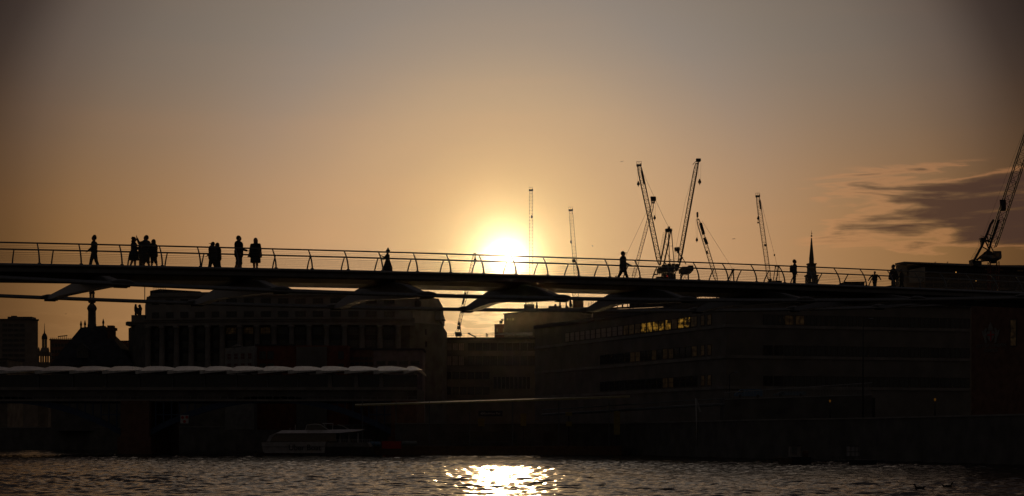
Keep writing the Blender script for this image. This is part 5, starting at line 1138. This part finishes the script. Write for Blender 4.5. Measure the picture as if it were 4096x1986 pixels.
MB().box(W(3178,1806,Y+1.5), (1.5,1.4,1.55)).build('wall', mat('cabin_panel', (.28,.26,.25), .7), o); MB().box(W(3178,1783.5,Y+1.5), (1.75,1.6,.1)).build('roof', DARKST, o); MB().box(W(3178,1804,Y+.77), (.7,.05,1.1)).build('door', STEEL, o)
o = thing('framed_tank', W(3412,1828,Y+1), 'pale boxy tank inside an open black frame on the raft', 'tank')
MB().box(W(3412,1806,Y+1.5), (1.6,1.4,1.45)).build('tank_body', mat('tank_white', (.42,.41,.42), .6), o)
m = MB()
for dx in (-.85,-.3,.3,.85):
    m.box(W(3412,1806,Y+.7)+Vector((dx,0,-.02)), (.06,.06,1.7))
for dz_ in (-.75,-.05,.75): m.box(W(3412,1806,Y+.66)+Vector((0,0,dz_)), (1.9,.05,.06))
m.build('cage_frame', DARKST, o)
o = thing('raft_drum', W(3222,1829,Y+1), 'dull reddish drum beside the pale cabin on the raft', 'drum')
m = MB(); m.lathe(W(3222,1828,Y+1.2), [(.42,0),(.45,.1),(.42,.4),(.45,.45),(.42,.5),(.44,.85),(.3,.9)], 14); m.build('shell', mat('rust_paint', (.12,.06,.045), .8), o, True)

# flagpole, lamps, fence, vehicles on the embankment
def wall_pt(px, off=-1.2):   # point just behind the wall on the bank for a photo column
    for (x0,y0),(x1,y1) in zip(SHORE[:-1], SHORE[1:]):
        r = (px-2048)/F; den = (x1-x0)-r*(y1-y0)
        if abs(den) < 1e-6: continue
        t = (r*y0-x0)/den
        if 0 <= t <= 1: y_ = y0+(y1-y0)*t; return y_
    return 350
Yf = wall_pt(2786)-1.15
fp = thing('flagpole', W(2786,1785,Yf), 'white flagpole with a limp pennant at the riverside wall', 'flagpole')
MB().tube([W(2789,1783,Yf),W(2783,1594,Yf)], [.14,.07], 8).build('pole', WHITEP, fp, True)
MB().box((W(2789,1700,Yf).x,Yf+.35,3.2), (.2,.7,.15)).build('wall_bracket', STEEL, fp); MB().box((W(2789,1700,Yf).x,Yf+.35,6.0), (.2,.7,.15)).build('wall_bracket', STEEL, fp)
m = MB(); pts_ = [W(2784,1598,Yf),W(2790,1602,Yf),W(2797,1622,Yf),W(2806,1648,Yf),W(2799,1650,Yf),W(2789,1628,Yf),W(2784,1616,Yf)]; m.slab(pts_, (0,.06,0)); m.build('pennant', mat('pennant_cloth', (.35,.35,.36), .8), fp)
# raised ramp with white fence
Yv = 352
rm = thing('ramp_fence', W(3190,1580,Yv-4), 'white vertical-bar fence along the raised road with two vans', 'fence')
fl = lambda px, top: W(px, (1571-(px-2900)*.066) if top else (1598-(px-2900)*.03), Yv-5)
m = MB()
for i in range(98): p = 2900+i*5.98; m.tube([fl(p,1),fl(p,0)], .035, 4)
m.build('fence_bars', mat('fence_white', (.4,.4,.4), .6), rm)
m = MB(); m.tube([fl(2898,1),fl(3488,1)], .07, 5); m.tube([fl(2898,0),fl(3488,0)], .07, 5); m.build('fence_rails', mat('fence_white', (.4,.4,.4), .6), rm)
m = MB(); a_, b_ = fl(2898,0), fl(3488,0); m.slab([a_,b_,Vector((b_.x,b_.y,6.2)),Vector((a_.x,a_.y,6.2))], (0,3,0)); m.build('ramp_wall', STONED, rm)
wk = thing('sloping_walkway', W(2450,1610,Yv+48), 'long sloping footway rail rising from the pier towards the white fence', 'walkway')
m = MB(); m.tube([W(2168,1640,Yv+50),W(2470,1622,Yv+40),W(2700,1606,Yv+5),W(2898,1596,Yv-5)], .12, 5); m.build('handrail', STEEL, wk)
m = MB(); m.tube([W(2168,1660,Yv+50),W(2470,1644,Yv+40),W(2700,1628,Yv+5),W(2898,1618,Yv-5)], .3, 5); m.build('deck_edge', STEEL, wk)
def vehicle(px0, px1, py0, py1, label, m_):
    Yq = Yv-1; a_, b_ = GX(px0,Yq), GX(px1,Yq); z0, z1 = GZ(py1,Yq), GZ(py0,Yq); L = b_-a_; h = z1-z0
    o = thing('parked_van', (a_+L/2,Yq,z0), label, 'van', 'vans behind the white fence')
    m = MB(); m.slab([(a_,Yq-1,z0+.3),(b_,Yq-1,z0+.3),(b_,Yq-1,z0+h*.8),(b_-L*.05,Yq-1,z1),(a_+L*.22,Yq-1,z1),(a_+L*.09,Yq-1,z0+h*.62),(a_,Yq-1,z0+h*.5)], (0,2,0)); m.build('body', m_, o)
    m = MB(); m.slab([(a_+L*.11,Yq-1.03,z0+h*.62),(a_+L*.3,Yq-1.03,z0+h*.62),(a_+L*.3,Yq-1.03,z1-.2),(a_+L*.22,Yq-1.03,z1-.2)], (0,.02,0)); m.build('side_window', GLASS, o)
    for f_ in (.18,.82):
        w_ = MB(); w_.tube([(a_+L*f_,Yq-1.05,z0+.32),(a_+L*f_,Yq-.8,z0+.32)], .33, 14); w_.build('wheel', DARKST, o)
    MB().prism([(a_-2,Yq-1.6),(b_+2,Yq-1.6),(b_+2,Yq+3),(a_-2,Yq+3)], 6.21, z0-.02)
    return z0
vz = vehicle(2938,3048,1558,1592,'pale blue van behind the white fence, nearer the flagpole', BLUEP); vehicle(3096,3222,1567,1588,'long low greyish van behind the white fence, nearer the street lamp', mat('van_blue_grey', (.14,.2,.26), .5))
m = MB(); a_, b_ = GX(2890,Yv-2), GX(3500,Yv-2); m.prism([(a_,Yv-2.1),(b_,Yv-2.1),(b_,Yv+2),(a_,Yv+2)], 6.21, vz-.01); o = m.build('raised_road', LAND); tag(o, kind='structure')
def street_lamp(px, ytop, Yl, label, lit_=False, armx=1.4):
    o = thing('street_lamp', W(px,1650,Yl), label, 'street lamp', 'street lamps on the embankment'); p = W(px,ytop,Yl)
    m = MB(); m.tube([Vector((p.x,Yl,6.2)),p,p+Vector((armx*.4,0,.5)),p+Vector((armx,0,.6))], [.14,.08,.06,.05], 8); m.build('post', DARKST, o, True)
    m = MB(); m.ball(p+Vector((armx,0,.52)), (.5,.2,.11), 10, 6); m.build('lamp_head', LAMP if lit_ else ALU, o, True)
street_lamp(3452,1288,300,'tall street lamp with a curved arm in front of the dark riverside block')
street_lamp(2918,1500,356,'short street lamp beside the white fence end, near the block corner')
def lantern(px, py, Yl, label):
    o = thing('wall_lantern', W(px,1650,Yl), label, 'lantern', 'old lanterns along the river wall'); p = W(px,py,Yl)
    MB().tube([Vector((p.x,Yl,7.3)),p], [.12,.06], 8).build('post', DARKST, o, True); MB().lathe(p, [(.08,-.05),(.15,.08),(.18,.28),(.04,.42)], 10).build('lantern_glass', mat('amber_lamp', (.5,.25,.05), .5, emit=(1,.4,.05), estr=.04), o, True)
lantern(3320,1609,307,'amber globe lantern on the river wall below the white fence'); lantern(3740,1604,277,'dim amber lantern on the river wall under the school crest')

# ------------------------------------------------------------------ birds, aircraft
def bird(px, py, Y, span, pose, label, cat='bird', rot=0):
    c = W(px,py,Y); s_ = span; m = MB()
    m.tube([(-.22*s_,0,-.01*s_),(-.1*s_,0,0),(.08*s_,0,.01*s_),(.2*s_,0,.0),(.25*s_,0,-.005*s_)], [.012*s_,.045*s_,.05*s_,.028*s_,.006*s_], 8)
    for sd in (-1,1):
        if pose == 'glide': w_ = [(.06,0,.02),(.05,.22,.17),(-.02,.5,-.04),(-.08,.45,-.04),(-.07,.2,.14),(-.08,0,.0)]
        else: w_ = [(.08,0,.02),(.10,.2,.14),(-.02,.5,.30),(-.07,.42,.25),(-.06,.2,.1),(-.08,0,.0)]
        m.slab([(a*s_,b*sd*s_,h*s_) for a,b,h in w_], (0,0,.012*s_))
    m.slab([(-.2*s_,0,0),(-.33*s_,.06*s_,0),(-.33*s_,-.06*s_,0)], (0,0,.01*s_))
    o = m.build_top('gull', FEATHER, (0,0,0), label, cat, None, True); o.location = c; o.rotation_euler = rot; return o
bird(2371,986,620,1.1,'flap','dark bird banking with raised wings between the cranes',rot=(R(35),R(-30),R(15)))
bird(2935,957,560,1.25,'glide','gull gliding with drooped wings between two cranes',rot=(0,R(8),R(78)))
bird(263,1257,900,1.2,'glide','tiny distant gull under the bridge cables beside the tall lantern',rot=(0,0,R(80)))
al = thing('airliner', (0,0,0), 'tiny far-off airliner high in the sky beyond the crane tops', 'aircraft')
m = MB(); m.tube([(-19,0,0),(-16,0,.6),(-8,0,0),(14,0,0),(18,0,-.2),(20,0,-.8)], [.3,1.2,2,2,1.4,.3], 12); m.build('fuselage', CLOTHS[3], al, True)
for sd in (-1,1): MB().slab([(3,1.5*sd,-.8),(-4,17*sd,1),(-6,17*sd,1),(-4,1.5*sd,-.8)], (0,0,.4)).build('wing', CLOTHS[3], al)
MB().slab([(-13,-.2,1),(-18,-.2,7),(-20,-.2,7),(-18.5,-.2,.8)], (0,.4,0)).build('tail_fin', CLOTHS[3], al)
for sd in (-1,1): MB().tube([(3,5*sd,-2),(-1,5*sd,-1.8)], 1.1, 10).build('engine', CLOTHS[3], al)
al.location = W(2487,647,22000); al.rotation_euler = (R(4),R(6),R(168))
def duck(px, py, label, rz=0):
    Y = CH*F/(py-YH); c = Vector((GX(px,Y),Y,0)); m = MB()
    m.ball((0,0,.07), (.26,.13,.12), 14, 9); m.tube([(.16,0,.1),(.24,0,.2),(.26,0,.27)], [.06,.045,.04], 8); m.ball((.28,0,.30), (.065,.05,.055), 10, 7); m.tube([(.33,0,.29),(.41,0,.275)], [.022,.012], 6); m.tube([(-.2,0,.12),(-.36,0,.2)], [.07,.015], 6)
    o = m.build_top('duck', mat('duck_brown', (.05,.04,.035), .8), (0,0,0), label, 'duck', 'ducks on the river', True); o.location = c; o.rotation_euler.z = rz; o.scale = (1.35,1.35,1.35)
duck(3678,1960,'swimming duck with its head towards the raft', R(180)); duck(3790,1953,'swimming duck with raised neck facing away from the raft', R(0))
# sightseeing gap filler: low embankment trees are too dark to tell apart, only the nearest planting shows
#HAZE
hz = MB(); hz.box((0,850,-6+200), (2400,2300,400)); hb = hz.build('haze', mat('tmp_haze', (1,1,1))); hb.data.materials.clear()
hm = bpy.data.materials.new('sun_veil_haze'); hm.use_nodes = True; hn = hm.node_tree; hn.nodes.clear()  # added forward-scattering haze, standing in for a lens veil round the sun
pv = hn.nodes.new('ShaderNodeVolumePrincipled'); pv.inputs['Color'].default_value = (1,.9,.8,1); pv.inputs['Density'].default_value = 1.6e-6; pv.inputs['Anisotropy'].default_value = .99
ho = hn.nodes.new('ShaderNodeOutputMaterial'); hn.links.new(pv.outputs[0], ho.inputs['Volume']); hb.data.materials.append(hm); tag(hb, kind='stuff')
